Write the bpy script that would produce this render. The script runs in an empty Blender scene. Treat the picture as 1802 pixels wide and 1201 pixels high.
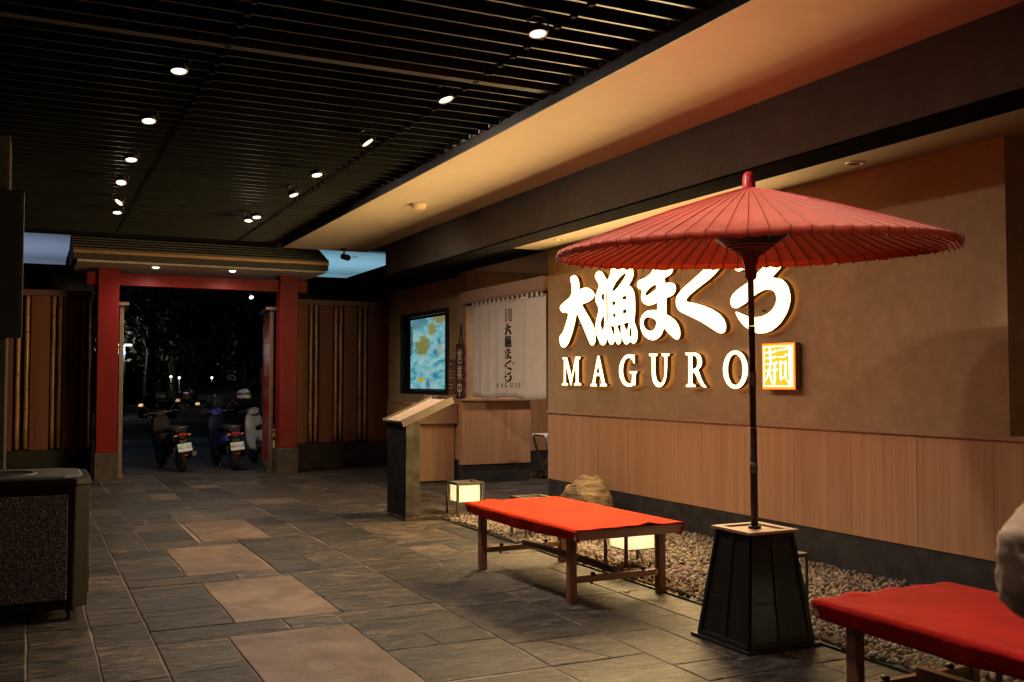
import bpy, bmesh, math, random
import numpy as np
from mathutils import Vector, Matrix
random.seed(7); RNG = np.random.default_rng(11)
R = math.radians
scene = bpy.context.scene
COL = scene.collection

# ---------------------------------------------------------------- camera
cam_data = bpy.data.cameras.new('camera')
cam_data.sensor_width = 36.0
cam_data.lens = 35.0
cam_data.clip_start = 0.05
cam_data.clip_end = 600.0
cam_data.dof.use_dof = True
cam_data.dof.focus_distance = 9.0
cam_data.dof.aperture_fstop = 4.0
cam = bpy.data.objects.new('camera', cam_data)
COL.objects.link(cam)
CAM_YAW, CAM_PITCH, CAM_H = R(25.9421), R(2.337), 1.45
cam.location = (0, 0, CAM_H)
cam.rotation_euler = (math.pi / 2 + CAM_PITCH, 0, -CAM_YAW)
scene.camera = cam

# ---------------------------------------------------------------- night sky
world = bpy.data.worlds.new('World'); scene.world = world
world.use_nodes = True
wn = world.node_tree
for n in list(wn.nodes): wn.nodes.remove(n)
wo = wn.nodes.new('ShaderNodeOutputWorld'); wb = wn.nodes.new('ShaderNodeBackground')
sky = wn.nodes.new('ShaderNodeTexSky'); sky.sky_type = 'NISHITA'; sky.sun_disc = False
sky.sun_elevation = R(-4.0); sky.sun_rotation = R(200)
wn.links.new(sky.outputs[0], wb.inputs[0]); wb.inputs[1].default_value = 0.05
wn.links.new(wb.outputs[0], wo.inputs[0])

scene.view_settings.view_transform = 'Standard'
scene.view_settings.look = 'None'
scene.view_settings.exposure = 0.0
scene.view_settings.gamma = 1.0
scene.view_settings.use_curve_mapping = False
scene.cycles.max_bounces = 6
scene.cycles.diffuse_bounces = 4
scene.cycles.use_adaptive_sampling = True
scene.cycles.adaptive_threshold = 0.02
scene.cycles.sample_clamp_indirect = 6.0
scene.cycles.filter_width = 1.35
scene.cycles.sample_clamp_direct = 2.6
scene.cycles.caustics_reflective = False
scene.cycles.caustics_refractive = False

# lamp powers, all in one place
P_KEY, P_FIRST, P_RIGHT, P_LEFT, P_FAR, P_FAR_LEFT, P_BACK, P_DOOR_FILL = 190.0, 125.0, 102.0, 14.0, 85.0, 12.0, 190.0, 200.0
P_UMB_FILL = 270.0
P_GATE, P_GATE_SPOT = 105.0, 12.0
P_LANTERN = 20.0
P_INSIDE = 330.0
P_CANOPY_A, P_CANOPY_B = 30.0, 55.0
E_SIGN, E_HALO, E_HALO_BIG = 84.0, 1.5, 0.95
WARM = (1.0, 0.83, 0.67)

# ---------------------------------------------------------------- materials
def new_mat(name):
    m = bpy.data.materials.new(name); m.use_nodes = True
    nt = m.node_tree
    b = next(n for n in nt.nodes if n.type == 'BSDF_PRINCIPLED')
    return m, nt, b

def N(nt, kind, **kw):
    n = nt.nodes.new(kind)
    for k, v in kw.items(): setattr(n, k, v)
    return n

def coords(nt, scale=(1, 1, 1), rnd=True):
    tc = N(nt, 'ShaderNodeTexCoord'); mp = N(nt, 'ShaderNodeMapping')
    mp.inputs['Scale'].default_value = scale
    nt.links.new(tc.outputs['Object'], mp.inputs['Vector'])
    if rnd:
        oi = N(nt, 'ShaderNodeObjectInfo'); mu = N(nt, 'ShaderNodeVectorMath', operation='MULTIPLY')
        mu.inputs[1].default_value = (37.0, 53.0, 71.0)
        nt.links.new(oi.outputs['Random'], mu.inputs[0])
        nt.links.new(mu.outputs[0], mp.inputs['Location'])
    return mp.outputs[0]

def noise(nt, vec, scale, detail=4, rough=0.55, dist=0.0):
    n = N(nt, 'ShaderNodeTexNoise'); n.inputs['Scale'].default_value = scale
    n.inputs['Detail'].default_value = detail; n.inputs['Roughness'].default_value = rough
    n.inputs['Distortion'].default_value = dist
    nt.links.new(vec, n.inputs['Vector']); return n.outputs['Fac']

def ramp(nt, fac, stops):
    r = N(nt, 'ShaderNodeValToRGB'); e = r.color_ramp.elements
    while len(e) < len(stops): e.new(0.5)
    for el, (p, c) in zip(e, stops):
        el.position = p; el.color = (*c, 1) if len(c) == 3 else c
    nt.links.new(fac, r.inputs[0]); return r.outputs[0]

def mix(nt, a, b, fac, mode='MIX'):
    m = N(nt, 'ShaderNodeMix', data_type='RGBA', blend_type=mode)
    for s, v in ((m.inputs[0], fac), (m.inputs[6], a), (m.inputs[7], b)):
        if isinstance(v, (int, float)): s.default_value = v
        elif isinstance(v, tuple): s.default_value = (*v, 1)
        else: nt.links.new(v, s)
    return m.outputs[2]

def bump(nt, b, height, strength, dist=0.01, prev=None):
    bp = N(nt, 'ShaderNodeBump'); bp.inputs['Strength'].default_value = strength
    bp.inputs['Distance'].default_value = dist
    nt.links.new(height, bp.inputs['Height'])
    if prev is not None: nt.links.new(prev, bp.inputs['Normal'])
    nt.links.new(bp.outputs[0], b.inputs['Normal']); return bp.outputs[0]

def maprange(nt, v, a, b):
    m = N(nt, 'ShaderNodeMapRange'); m.inputs[3].default_value = a; m.inputs[4].default_value = b
    nt.links.new(v, m.inputs[0]); return m.outputs[0]

def plain(name, color, rough=0.6, metal=0.0, var=0.18, vscale=6.0, bs=0.0, bscale=60.0, coat=0.0, stretch=(1, 1, 1), spec=0.5):
    m, nt, b = new_mat(name)
    v = coords(nt, stretch)
    n = noise(nt, v, vscale, 3)
    c0 = tuple(max(0, c * (1 - var)) for c in color); c1 = tuple(min(1, c * (1 + var)) for c in color)
    nt.links.new(ramp(nt, n, [(0.3, c0), (0.7, c1)]), b.inputs['Base Color'])
    nt.links.new(maprange(nt, noise(nt, v, vscale * 2.3, 2), max(0.03, rough - 0.12), min(1, rough + 0.12)), b.inputs['Roughness'])
    b.inputs['Metallic'].default_value = metal
    b.inputs['Specular IOR Level'].default_value = spec
    if coat: b.inputs['Coat Weight'].default_value = coat; b.inputs['Coat Roughness'].default_value = 0.1
    if bs: bump(nt, b, noise(nt, v, bscale, 2, 0.6), bs, 0.004)
    return m

def emit(name, color, strength):
    m, nt, b = new_mat(name)
    b.inputs['Base Color'].default_value = (*[min(1, c) * 0.7 for c in color], 1)
    b.inputs['Emission Color'].default_value = (*color, 1)
    b.inputs['Emission Strength'].default_value = strength
    return m

def wood(name, dark, light, axis='z', fine=90.0, rough=0.45, strips=0.0, bs=0.15):
    m, nt, b = new_mat(name)
    sc = {'z': (1, 1, 0.02), 'x': (0.02, 1, 1), 'y': (1, 0.02, 1)}[axis]
    v = coords(nt, sc)
    n1 = noise(nt, v, fine, 4, 0.6); n2 = noise(nt, v, fine * 0.16, 3, 0.5, 0.4)
    f = mix(nt, n1, n2, 0.45)
    c = ramp(nt, f, [(0.30, dark), (0.62, light), (0.8, tuple(x * 1.12 for x in light))])
    oi = N(nt, 'ShaderNodeObjectInfo')
    c = mix(nt, c, maprange(nt, oi.outputs['Random'], 0.95, 1.04), 1.0, 'MULTIPLY')
    nt.links.new(c, b.inputs['Base Color'])
    nt.links.new(maprange(nt, n1, rough - 0.08, rough + 0.12), b.inputs['Roughness'])
    bump(nt, b, n1, bs, 0.002)
    return m

def stucco(name, color, var=0.12, bs=0.25, bscale=140.0, rough=0.88, dirt=0.15, spec=0.25):
    m, nt, b = new_mat(name); b.inputs['Specular IOR Level'].default_value = spec
    v = coords(nt, rnd=False)
    n = noise(nt, v, 1.6, 4, 0.6); d = noise(nt, v, 9.0, 3, 0.65)
    c0 = tuple(c * (1 - var) for c in color); c1 = tuple(min(1, c * (1 + var)) for c in color)
    c = ramp(nt, n, [(0.3, c0), (0.72, c1)])
    c = mix(nt, c, ramp(nt, d, [(0.35, (1 - dirt,) * 3), (0.65, (1, 1, 1))]), 1.0, 'MULTIPLY')
    nt.links.new(c, b.inputs['Base Color']); b.inputs['Roughness'].default_value = rough
    bump(nt, b, noise(nt, v, bscale, 2, 0.7), bs, 0.004)
    return m

def slate(name, c_a, c_b, c_c, rough=0.42):
    m, nt, b = new_mat(name)
    v = coords(nt, (1, 1, 1))
    vs = coords(nt, (0.7, 2.6, 1.0))
    oi = N(nt, 'ShaderNodeObjectInfo')
    base = ramp(nt, oi.outputs['Random'], [(0.0, tuple(x * 0.62 for x in c_a)), (0.3, c_b), (0.5, c_a), (0.72, c_c), (0.86, c_b), (1.0, tuple(x * 1.45 for x in c_c))])
    n1 = noise(nt, vs, 3.2, 5, 0.66, 0.8); n2 = noise(nt, v, 16.0, 3, 0.7, 0.0)
    c = mix(nt, base, ramp(nt, n1, [(0.32, (0.45, 0.45, 0.46)), (0.5, (1, 1, 1)), (0.68, (1.7, 1.5, 1.25))]), 1.0, 'MULTIPLY')
    vf = coords(nt, (1.0, 3.2, 1.0)); nf = noise(nt, vf, 9.0, 5, 0.75, 0.6)
    c = mix(nt, c, ramp(nt, nf, [(0.36, (0.30, 0.30, 0.31)), (0.50, (0.9, 0.9, 0.9)), (0.64, (2.4, 2.15, 1.85))]), 1.0, 'MULTIPLY')
    # pale cleft lines and scuffs
    n3 = noise(nt, vs, 1.9, 4, 0.55, 1.2)
    vein = ramp(nt, n3, [(0.486, (0, 0, 0)), (0.5, (1, 1, 1)), (0.514, (0, 0, 0))])
    brk = ramp(nt, noise(nt, v, 3.0, 3), [(0.50, (0, 0, 0)), (0.60, (0.9, 0.9, 0.9))])
    c = mix(nt, c, (0.20, 0.16, 0.125), mix(nt, vein, brk, 1.0, 'MULTIPLY'))
    c = mix(nt, c, ramp(nt, n2, [(0.35, (0.8, 0.8, 0.8)), (0.7, (1.12, 1.12, 1.12))]), 1.0, 'MULTIPLY')
    nt.links.new(c, b.inputs['Base Color'])
    nt.links.new(maprange(nt, n1, rough - 0.12, rough + 0.22), b.inputs['Roughness'])
    b.inputs['Specular IOR Level'].default_value = 0.2
    p = bump(nt, b, n1, 0.9, 0.024)
    bump(nt, b, nf, 0.7, 0.010, p)
    return m

MAT = {}
def build_materials():
    M = MAT
    M['slate'] = slate('slate_stone', (0.029, 0.0275, 0.0278), (0.042, 0.0375, 0.0350), (0.060, 0.050, 0.041), 0.44)
    M['granite'] = plain('granite_step', (0.165, 0.115, 0.084), 0.5, var=0.42, vscale=2.6, spec=0.2, bs=0.25, bscale=160)
    nt_ = M['granite'].node_tree; b_ = next(n for n in nt_.nodes if n.type == 'BSDF_PRINCIPLED'); c_ = b_.inputs['Base Color'].links[0].from_socket; v_ = coords(nt_)
    c_ = mix(nt_, c_, ramp(nt_, noise(nt_, v_, 190.0, 2, 0.7), [(0.38, (0.62, 0.62, 0.63)), (0.6, (1.12, 1.12, 1.12))]), 1.0, 'MULTIPLY')
    c_ = mix(nt_, c_, ramp(nt_, noise(nt_, v_, 2.1, 5, 0.68, 1.5), [(0.40, (0.66, 0.62, 0.55)), (0.56, (1, 1, 1))]), 0.8, 'MULTIPLY')
    nt_.links.new(c_, b_.inputs['Base Color'])
    M['grout'] = plain('grout', (0.22, 0.165, 0.13), 0.9, var=0.25, vscale=8, bs=0.3)
    M['asphalt'] = plain('asphalt', (0.045, 0.045, 0.047), 0.85, var=0.3, vscale=2, bs=0.5, bscale=120)
    M['concrete'] = plain('concrete', (0.20, 0.20, 0.20), 0.85, var=0.2, vscale=3, bs=0.3, bscale=80)
    M['stucco'] = stucco('wall_stucco', (0.45, 0.295, 0.160))
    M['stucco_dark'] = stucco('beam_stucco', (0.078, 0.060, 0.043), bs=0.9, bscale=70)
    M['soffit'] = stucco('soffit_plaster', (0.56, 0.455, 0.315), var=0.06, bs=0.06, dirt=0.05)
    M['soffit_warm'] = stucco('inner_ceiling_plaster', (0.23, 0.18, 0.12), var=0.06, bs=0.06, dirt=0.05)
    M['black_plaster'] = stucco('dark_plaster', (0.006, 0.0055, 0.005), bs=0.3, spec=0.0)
    M['night_wall'] = stucco('weathered_dark_wall', (0.030, 0.034, 0.040), var=0.3, dirt=0.5)
    M['wood_wall'] = wood('wainscot_oak', (0.44, 0.215, 0.105), (0.63, 0.355, 0.190), 'z', 55)
    M['wood_rail'] = wood('rail_oak', (0.34, 0.18, 0.105), (0.46, 0.27, 0.165), 'y', 60)
    M['wood_beam'] = wood('beam_oak', (0.40, 0.23, 0.14), (0.54, 0.33, 0.21), 'y', 60)
    M['bench_wood'] = wood('bench_timber', (0.15, 0.050, 0.030), (0.27, 0.10, 0.055), 'z', 60, 0.4)
    M['bench_wood_y'] = wood('bench_timber_long', (0.12, 0.045, 0.028), (0.22, 0.085, 0.050), 'y', 60, 0.4)
    M['apron_wood'] = wood('bench_apron_timber', (0.30, 0.13, 0.075), (0.44, 0.22, 0.13), 'x', 50, 0.45)
    M['fence_board'] = wood('stained_fence_board', (0.10, 0.028, 0.014), (0.19, 0.056, 0.027), 'z', 45, 0.7)
    M['fence_trim'] = wood('fence_rail_timber', (0.07, 0.030, 0.020), (0.12, 0.050, 0.032), 'x', 45, 0.55)
    M['fence_void'] = plain('fence_recess', (0.02, 0.016, 0.013), 0.8)
    M['bamboo'] = plain('bamboo_cane', (0.34, 0.175, 0.058), 0.32, var=0.4, vscale=9, stretch=(1, 1, 0.25), coat=0.3)
    M['bamboo_node'] = plain('bamboo_node', (0.20, 0.10, 0.04), 0.5)
    M['plinth'] = plain('fence_plinth_stone', (0.034, 0.030, 0.025), 0.75, var=0.3, vscale=5, bs=0.4, spec=0.1)
    M['skirting'] = plain('dark_skirting_stone', (0.050, 0.048, 0.045), 0.7, var=0.35, vscale=7, bs=0.4, bscale=50, spec=0.15)
    M['red_paint'] = plain('vermilion_paint', (0.15, 0.006, 0.006), 0.5, var=0.2, vscale=3, bs=0.12, bscale=30, stretch=(1, 1, 0.2), spec=0.18)
    M['red_door'] = plain('red_door_paint', (0.42, 0.020, 0.030), 0.30, var=0.1)
    M['pillar_stone'] = plain('pillar_foot_stone', (0.075, 0.063, 0.050), 0.8, var=0.25, vscale=9, bs=0.5, spec=0.1)
    M['roof_board'] = plain('roof_sheet', (0.060, 0.050, 0.041), 0.5, var=0.25, stretch=(0.1, 1, 1))
    M['roof_dark'] = plain('roof_fascia', (0.022, 0.017, 0.014), 0.6)
    M['brass'] = plain('brass_strip', (0.34, 0.19, 0.085), 0.45, metal=0.5, var=0.15)
    M['gate_soffit'] = plain('gate_soffit_board', (0.40, 0.34, 0.29), 0.7, var=0.08)
    M['door_frame'] = plain('bronze_door_frame', (0.21, 0.155, 0.11), 0.4, metal=0.4)
    M['slat'] = plain('ceiling_slat_paint', (0.0045, 0.006, 0.0045), 0.42, var=0.2, stretch=(0.1, 1, 1), spec=0.35)
    M['slat_beam'] = plain('ceiling_joist_timber', (0.024, 0.020, 0.015), 0.7, var=0.3, stretch=(0.1, 1, 1), spec=0.12)
    M['void'] = plain('ceiling_void', (0.006, 0.006, 0.007), 0.9, spec=0.05)
    M['black_metal'] = plain('black_metal', (0.018, 0.018, 0.018), 0.42, metal=0.3)
    M['dark_bronze'] = plain('lantern_bronze', (0.105, 0.085, 0.065), 0.42, metal=0.5)
    M['lacquer'] = plain('black_lacquer', (0.006, 0.006, 0.006), 0.36, var=0.3, vscale=4, bs=0.1, bscale=25, stretch=(1, 1, 0.15))
    M['felt'] = plain('red_felt', (0.66, 0.040, 0.010), 0.95, var=0.17, vscale=3.2, bs=0.35, bscale=260, spec=0.04)
    M['felt_crimson'] = plain('crimson_felt', (0.50, 0.014, 0.011), 0.95, var=0.17, vscale=3.2, bs=0.35, bscale=260, spec=0.15)
    for k_ in ('felt', 'felt_crimson'):
        nt_ = M[k_].node_tree; b_ = next(n for n in nt_.nodes if n.type == 'BSDF_PRINCIPLED'); old = b_.inputs['Normal'].links[0].from_socket
        bump(nt_, b_, noise(nt_, coords(nt_, (1, 0.6, 1)), 7.0, 5, 0.62, 1.2), 0.7, 0.02, old)
    M['pole'] = plain('umbrella_pole_lacquer', (0.030, 0.022, 0.018), 0.35, var=0.3)
    M['pole_bamboo'] = plain('umbrella_pole_bamboo', (0.13, 0.075, 0.035), 0.35, var=0.3, stretch=(1, 1, 0.2))
    M['red_lacquer'] = plain('red_finial_lacquer', (0.20, 0.008, 0.014), 0.22, var=0.1, coat=0.4)
    M['rib'] = plain('umbrella_rib', (0.020, 0.014, 0.012), 0.5)
    M['strut'] = plain('umbrella_strut', (0.15, 0.022, 0.022), 0.5)
    M['thread'] = plain('umbrella_thread', (0.50, 0.24, 0.10), 0.5)
    M['rock'] = None
    M['seam'] = plain('umbrella_seam', (0.26, 0.012, 0.010), 0.5)
    M['net'] = plain('umbrella_net', (0.012, 0.008, 0.008), 0.7)
    M['cream'] = plain('cotton_cloth', (0.78, 0.67, 0.58), 0.9, var=0.05, bs=0.2, bscale=300)
    M['ink'] = plain('black_ink', (0.010, 0.012, 0.012), 0.7)
    M['seal_red'] = plain('seal_red_ink', (0.15, 0.018, 0.014), 0.7)
    M['white_paint'] = plain('white_enamel', (0.72, 0.68, 0.66), 0.35, var=0.05)
    M['plaque'] = wood('plaque_wood', (0.055, 0.017, 0.012), (0.11, 0.035, 0.022), 'z', 50, 0.5)
    M['plaque_ink'] = plain('plaque_white', (0.72, 0.62, 0.55), 0.7, var=0.05)
    M['frosted'] = None
    M['stand_stone'] = plain('menu_stand_stone', (0.012, 0.011, 0.010), 0.6, spec=0.1, var=0.6, vscale=7, bs=0.4, bscale=30, stretch=(1, 1, 0.6))
    M['stand_side'] = plain('menu_stand_slab', (0.050, 0.043, 0.032), 0.6, spec=0.12, var=0.45, vscale=9, bs=0.5, bscale=30)
    M['rust'] = plain('chipped_edge', (0.30, 0.09, 0.05), 0.7)
    M['bin_frame'] = plain('bin_bronze_plastic', (0.012, 0.009, 0.007), 0.65, var=0.2, spec=0.08)
    M['column'] = stucco('column_stucco', (0.035, 0.031, 0.028), bs=0.9, bscale=60, spec=0.1)
    M['bin_top'] = plain('bin_top_metal', (0.045, 0.038, 0.030), 0.5, var=0.25, spec=0.3)
    M['rubber'] = plain('rubber', (0.020, 0.020, 0.021), 0.75, bs=0.2)
    M['chrome'] = plain('chrome', (0.62, 0.62, 0.63), 0.18, metal=1.0, var=0.05)
    M['steel'] = plain('grey_steel', (0.22, 0.22, 0.22), 0.4, metal=0.8)
    M['plate'] = plain('plate_white', (0.62, 0.78, 0.84), 0.45, var=0.03)
    M['tail_red'] = plain('tail_lens', (0.45, 0.01, 0.02), 0.15, coat=0.5)
    M['amber'] = plain('amber_lens', (0.55, 0.22, 0.04), 0.2)
    M['glass_dark'] = plain('dark_glass', (0.015, 0.017, 0.020), 0.08)
    M['bark'] = plain('tree_bark', (0.055, 0.042, 0.032), 0.9, bs=0.8, bscale=14, stretch=(1, 1, 0.3))
    M['leaf'] = plain('leaf', (0.045, 0.075, 0.025), 0.6, var=0.4)
    M['coat'] = plain('beige_coat_fabric', (0.62, 0.415, 0.29), 0.9, var=0.06, bs=0.3, bscale=200)
    M['trousers'] = plain('dark_trousers', (0.035, 0.037, 0.045), 0.85)
    M['skin'] = plain('skin', (0.52, 0.31, 0.22), 0.5, var=0.06)
    M['hair'] = plain('black_hair', (0.014, 0.011, 0.010), 0.45, stretch=(1, 1, 0.1))
    M['shoe'] = plain('shoe_leather', (0.03, 0.025, 0.022), 0.45)
    M['canopy_white'] = plain('canopy_white_paint', (0.74, 0.76, 0.78), 0.7, var=0.04, vscale=2)
    M['far_wall'] = plain('far_building_render', (0.16, 0.155, 0.14), 0.9, var=0.2, vscale=1)
    M['detector'] = plain('detector_plastic', (0.62, 0.47, 0.30), 0.5, var=0.05)
    M['trim_ring'] = plain('downlight_trim', (0.35, 0.29, 0.23), 0.35, metal=0.5)
    M['paper'] = plain('notice_paper', (0.66, 0.55, 0.49), 0.8, var=0.04)
    M['acrylic'] = plain('smoked_acrylic', (0.22, 0.12, 0.08), 0.15, var=0.1)
    M['dry_leaf'] = plain('dry_leaf', (0.42, 0.20, 0.09), 0.7)
    M['lamp_disc'] = emit('lamp_lens', (1.0, 0.93, 0.84), 14.0)
    M['lamp_rim'] = plain('lamp_reflector', (0.70, 0.62, 0.52), 0.3, metal=0.4)
    M['sign_face'] = emit('sign_face_acrylic', (1.0, 0.68, 0.30), E_SIGN)
    M['sign_back'] = emit('sign_back_glow', (1.0, 0.58, 0.20), E_HALO)
    M['sign_back_big'] = emit('sign_back_soft_glow', (1.0, 0.58, 0.20), E_HALO_BIG)
    M['sign_side'] = plain('sign_return_metal', (0.16, 0.115, 0.060), 0.45, metal=0.2)
    M['seal_face'] = emit('seal_face_acrylic', (1.0, 0.50, 0.02), 1.0)
    M['seal_white'] = emit('seal_white_acrylic', (1.0, 0.88, 0.70), 1.8)
    M['seal_edge'] = emit('seal_edge_glow', (1.0, 0.12, 0.02), 1.3)
    M['head_lamp'] = emit('lit_headlamp', (1.0, 0.88, 0.70), 30.0)
    M['street_lens'] = emit('street_lamp_lens', (1.0, 0.95, 0.80), 12.0)
    M['street_lens_blue'] = emit('blue_sign_light', (0.25, 0.4, 1.0), 3.0)
    M['red_lens_lit'] = emit('lit_red_lens', (1.0, 0.05, 0.08), 4.0)
    # speckled aggregate of the bin panels
    m, nt, b = new_mat('exposed_aggregate'); v = coords(nt)
    vo = N(nt, 'ShaderNodeTexVoronoi'); vo.inputs['Scale'].default_value = 115.0
    nt.links.new(v, vo.inputs['Vector'])
    sep = N(nt, 'ShaderNodeSeparateColor'); nt.links.new(vo.outputs['Color'], sep.inputs[0])
    c = ramp(nt, sep.outputs[0], [(0.0, (0.010, 0.007, 0.007)), (0.45, (0.042, 0.024, 0.022)), (0.8, (0.10, 0.058, 0.048)), (1.0, (0.22, 0.14, 0.10))])
    nt.links.new(c, b.inputs['Base Color']); b.inputs['Roughness'].default_value = 0.55
    bump(nt, b, vo.outputs['Distance'], 0.9, 0.006); M['aggregate'] = m
    # pebbles: one tone per pebble
    m, nt, b = new_mat('pebble_stone'); g = N(nt, 'ShaderNodeNewGeometry')
    c = ramp(nt, g.outputs['Random Per Island'], [(0.0, (0.075, 0.055, 0.042)), (0.3, (0.20, 0.15, 0.11)), (0.7, (0.29, 0.225, 0.17)), (0.9, (0.38, 0.31, 0.24)), (1.0, (0.13, 0.105, 0.09))])
    nt.links.new(c, b.inputs['Base Color']); b.inputs['Roughness'].default_value = 0.75; M['pebble'] = m
    # layered boulder
    m, nt, b = new_mat('boulder_sandstone'); v = coords(nt, (1.2, 1.0, 1.0), False)
    mp = N(nt, 'ShaderNodeMapping'); mp.inputs['Rotation'].default_value = (R(38), R(10), 0); mp.inputs['Scale'].default_value = (1, 1, 5)
    nt.links.new(v, mp.inputs[0])
    s = noise(nt, mp.outputs[0], 5.0, 6, 0.6, 0.5); s2 = noise(nt, v, 22, 5, 0.65)
    c = ramp(nt, s, [(0.36, (0.070, 0.044, 0.024)), (0.52, (0.18, 0.12, 0.068)), (0.68, (0.27, 0.19, 0.11))])
    nt.links.new(c, b.inputs['Base Color']); b.inputs['Roughness'].default_value = 0.85
    p = bump(nt, b, s, 0.9, 0.03); bump(nt, b, s2, 0.5, 0.01, p); M['rock'] = m
    # umbrella paper: red washi that lets some light through
    m, nt, b = new_mat('umbrella_oiled_paper'); v = coords(nt)
    n = noise(nt, v, 5, 5, 0.6); n2 = noise(nt, v, 45, 4, 0.6)
    c = ramp(nt, n, [(0.3, (0.47, 0.066, 0.040)), (0.7, (0.62, 0.105, 0.062))])
    nt.links.new(c, b.inputs['Base Color']); b.inputs['Roughness'].default_value = 0.72; b.inputs['Specular IOR Level'].default_value = 0.25
    b.inputs['Sheen Weight'].default_value = 0.45; b.inputs['Sheen Roughness'].default_value = 0.5
    b.inputs['Sheen Tint'].default_value = (1.0, 0.62, 0.5, 1)
    bump(nt, b, n2, 0.35, 0.004)
    tr = N(nt, 'ShaderNodeBsdfTranslucent'); tr.inputs[0].default_value = (0.55, 0.05, 0.02, 1)
    ms = N(nt, 'ShaderNodeMixShader'); ms.inputs[0].default_value = 0.14
    out = next(x for x in nt.nodes if x.type == 'OUTPUT_MATERIAL')
    nt.links.new(b.outputs[0], ms.inputs[1]); nt.links.new(tr.outputs[0], ms.inputs[2]); nt.links.new(ms.outputs[0], out.inputs[0])
    M['paper_red'] = m
    # frosted lantern panel
    m, nt, b = new_mat('frosted_lantern_panel')
    tr = N(nt, 'ShaderNodeBsdfTranslucent'); tr.inputs[0].default_value = (0.86, 0.82, 0.66, 1)
    df = N(nt, 'ShaderNodeBsdfDiffuse'); df.inputs[0].default_value = (0.75, 0.73, 0.62, 1)
    ms = N(nt, 'ShaderNodeMixShader'); ms.inputs[0].default_value = 0.25
    out = next(x for x in nt.nodes if x.type == 'OUTPUT_MATERIAL')
    nt.links.new(tr.outputs[0], ms.inputs[1]); nt.links.new(df.outputs[0], ms.inputs[2]); nt.links.new(ms.outputs[0], out.inputs[0])
    M['frosted'] = m
    # printed menu
    m, nt, b = new_mat('printed_menu_sheet')
    tc = N(nt, 'ShaderNodeTexCoord'); br = N(nt, 'ShaderNodeTexBrick')
    br.inputs['Color1'].default_value = (0.30, 0.045, 0.03, 1); br.inputs['Color2'].default_value = (0.78, 0.58, 0.46, 1)
    br.inputs['Mortar'].default_value = (0.80, 0.62, 0.50, 1); br.inputs['Scale'].default_value = 4.5
    br.inputs['Mortar Size'].default_value = 0.045; br.inputs['Brick Width'].default_value = 0.22; br.inputs['Row Height'].default_value = 0.16
    br.inputs['Bias'].default_value = 0.25
    nt.links.new(tc.outputs['Object'], br.inputs['Vector']); nt.links.new(br.outputs[0], b.inputs['Base Color'])
    b.inputs['Roughness'].default_value = 0.35; M['menu'] = m
    # television picture: pale fish slices with ochre patches
    m, nt, b = new_mat('television_picture'); v = coords(nt, rnd=False)
    st = N(nt, 'ShaderNodeMapping'); st.inputs['Rotation'].default_value = (R(-38), 0, 0); st.inputs['Scale'].default_value = (1, 1.0, 3.4)
    nt.links.new(v, st.inputs[0])
    n1 = noise(nt, st.outputs[0], 1.7, 5, 0.55, 1.6)
    c = ramp(nt, n1, [(0.30, (0.02, 0.22, 0.30)), (0.40, (0.13, 0.52, 0.64)), (0.5, (0.30, 0.72, 0.80)), (0.60, (0.46, 0.84, 0.82)), (0.72, (0.62, 0.84, 0.62))])
    wob = noise(nt, v, 3.0, 4, 0.6); wob2 = noise(nt, st.outputs[0], 4.0, 5, 0.65, 0.6)
    sx = N(nt, 'ShaderNodeSeparateXYZ'); nt.links.new(v, sx.inputs[0])
    def blob(cy, cz, ry, rz, col, cur, amp=0.9, edge=0.25):
        a = N(nt, 'ShaderNodeMath', operation='SUBTRACT'); a.inputs[1].default_value = cy; nt.links.new(sx.outputs[1], a.inputs[0])
        a2 = N(nt, 'ShaderNodeMath', operation='DIVIDE'); a2.inputs[1].default_value = ry; nt.links.new(a.outputs[0], a2.inputs[0])
        d = N(nt, 'ShaderNodeMath', operation='SUBTRACT'); d.inputs[1].default_value = cz; nt.links.new(sx.outputs[2], d.inputs[0])
        d2 = N(nt, 'ShaderNodeMath', operation='DIVIDE'); d2.inputs[1].default_value = rz; nt.links.new(d.outputs[0], d2.inputs[0])
        p1 = N(nt, 'ShaderNodeMath', operation='MULTIPLY'); nt.links.new(a2.outputs[0], p1.inputs[0]); nt.links.new(a2.outputs[0], p1.inputs[1])
        p2 = N(nt, 'ShaderNodeMath', operation='MULTIPLY_ADD'); nt.links.new(d2.outputs[0], p2.inputs[0]); nt.links.new(d2.outputs[0], p2.inputs[1]); nt.links.new(p1.outputs[0], p2.inputs[2])
        q = N(nt, 'ShaderNodeMath', operation='MULTIPLY_ADD'); q.inputs[1].default_value = 2.6; nt.links.new(wob2, q.inputs[0]); nt.links.new(p2.outputs[0], q.inputs[2])
        q2 = N(nt, 'ShaderNodeMath', operation='MULTIPLY_ADD'); q2.inputs[1].default_value = 1.2; nt.links.new(wob, q2.inputs[0]); nt.links.new(q.outputs[0], q2.inputs[2])
        f = ramp(nt, maprange2(q2.outputs[0], 2.35, 3.1), [(0.0, (amp,) * 3), (edge, (amp * 0.8,) * 3), (1.0, (0, 0, 0))])
        return mix(nt, cur, col, f)
    def maprange2(v_, lo, hi):
        mm = N(nt, 'ShaderNodeMapRange'); mm.inputs[1].default_value = lo; mm.inputs[2].default_value = hi
        nt.links.new(v_, mm.inputs[0]); return mm.outputs[0]
    c = blob(0.20, 0.13, 0.34, 0.17, (0.33, 0.29, 0.012), c)
    c = blob(-0.24, 0.38, 0.15, 0.12, (0.42, 0.36, 0.03), c)
    c = blob(-0.55, 0.56, 0.34, 0.13, (0.38, 0.30, 0.05), c)
    c = blob(0.45, 0.50, 0.45, 0.10, (0.08, 0.26, 0.34), c, 0.75)
    c = blob(0.72, 0.25, 0.10, 0.30, (0.05, 0.16, 0.17), c, 0.9)
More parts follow.
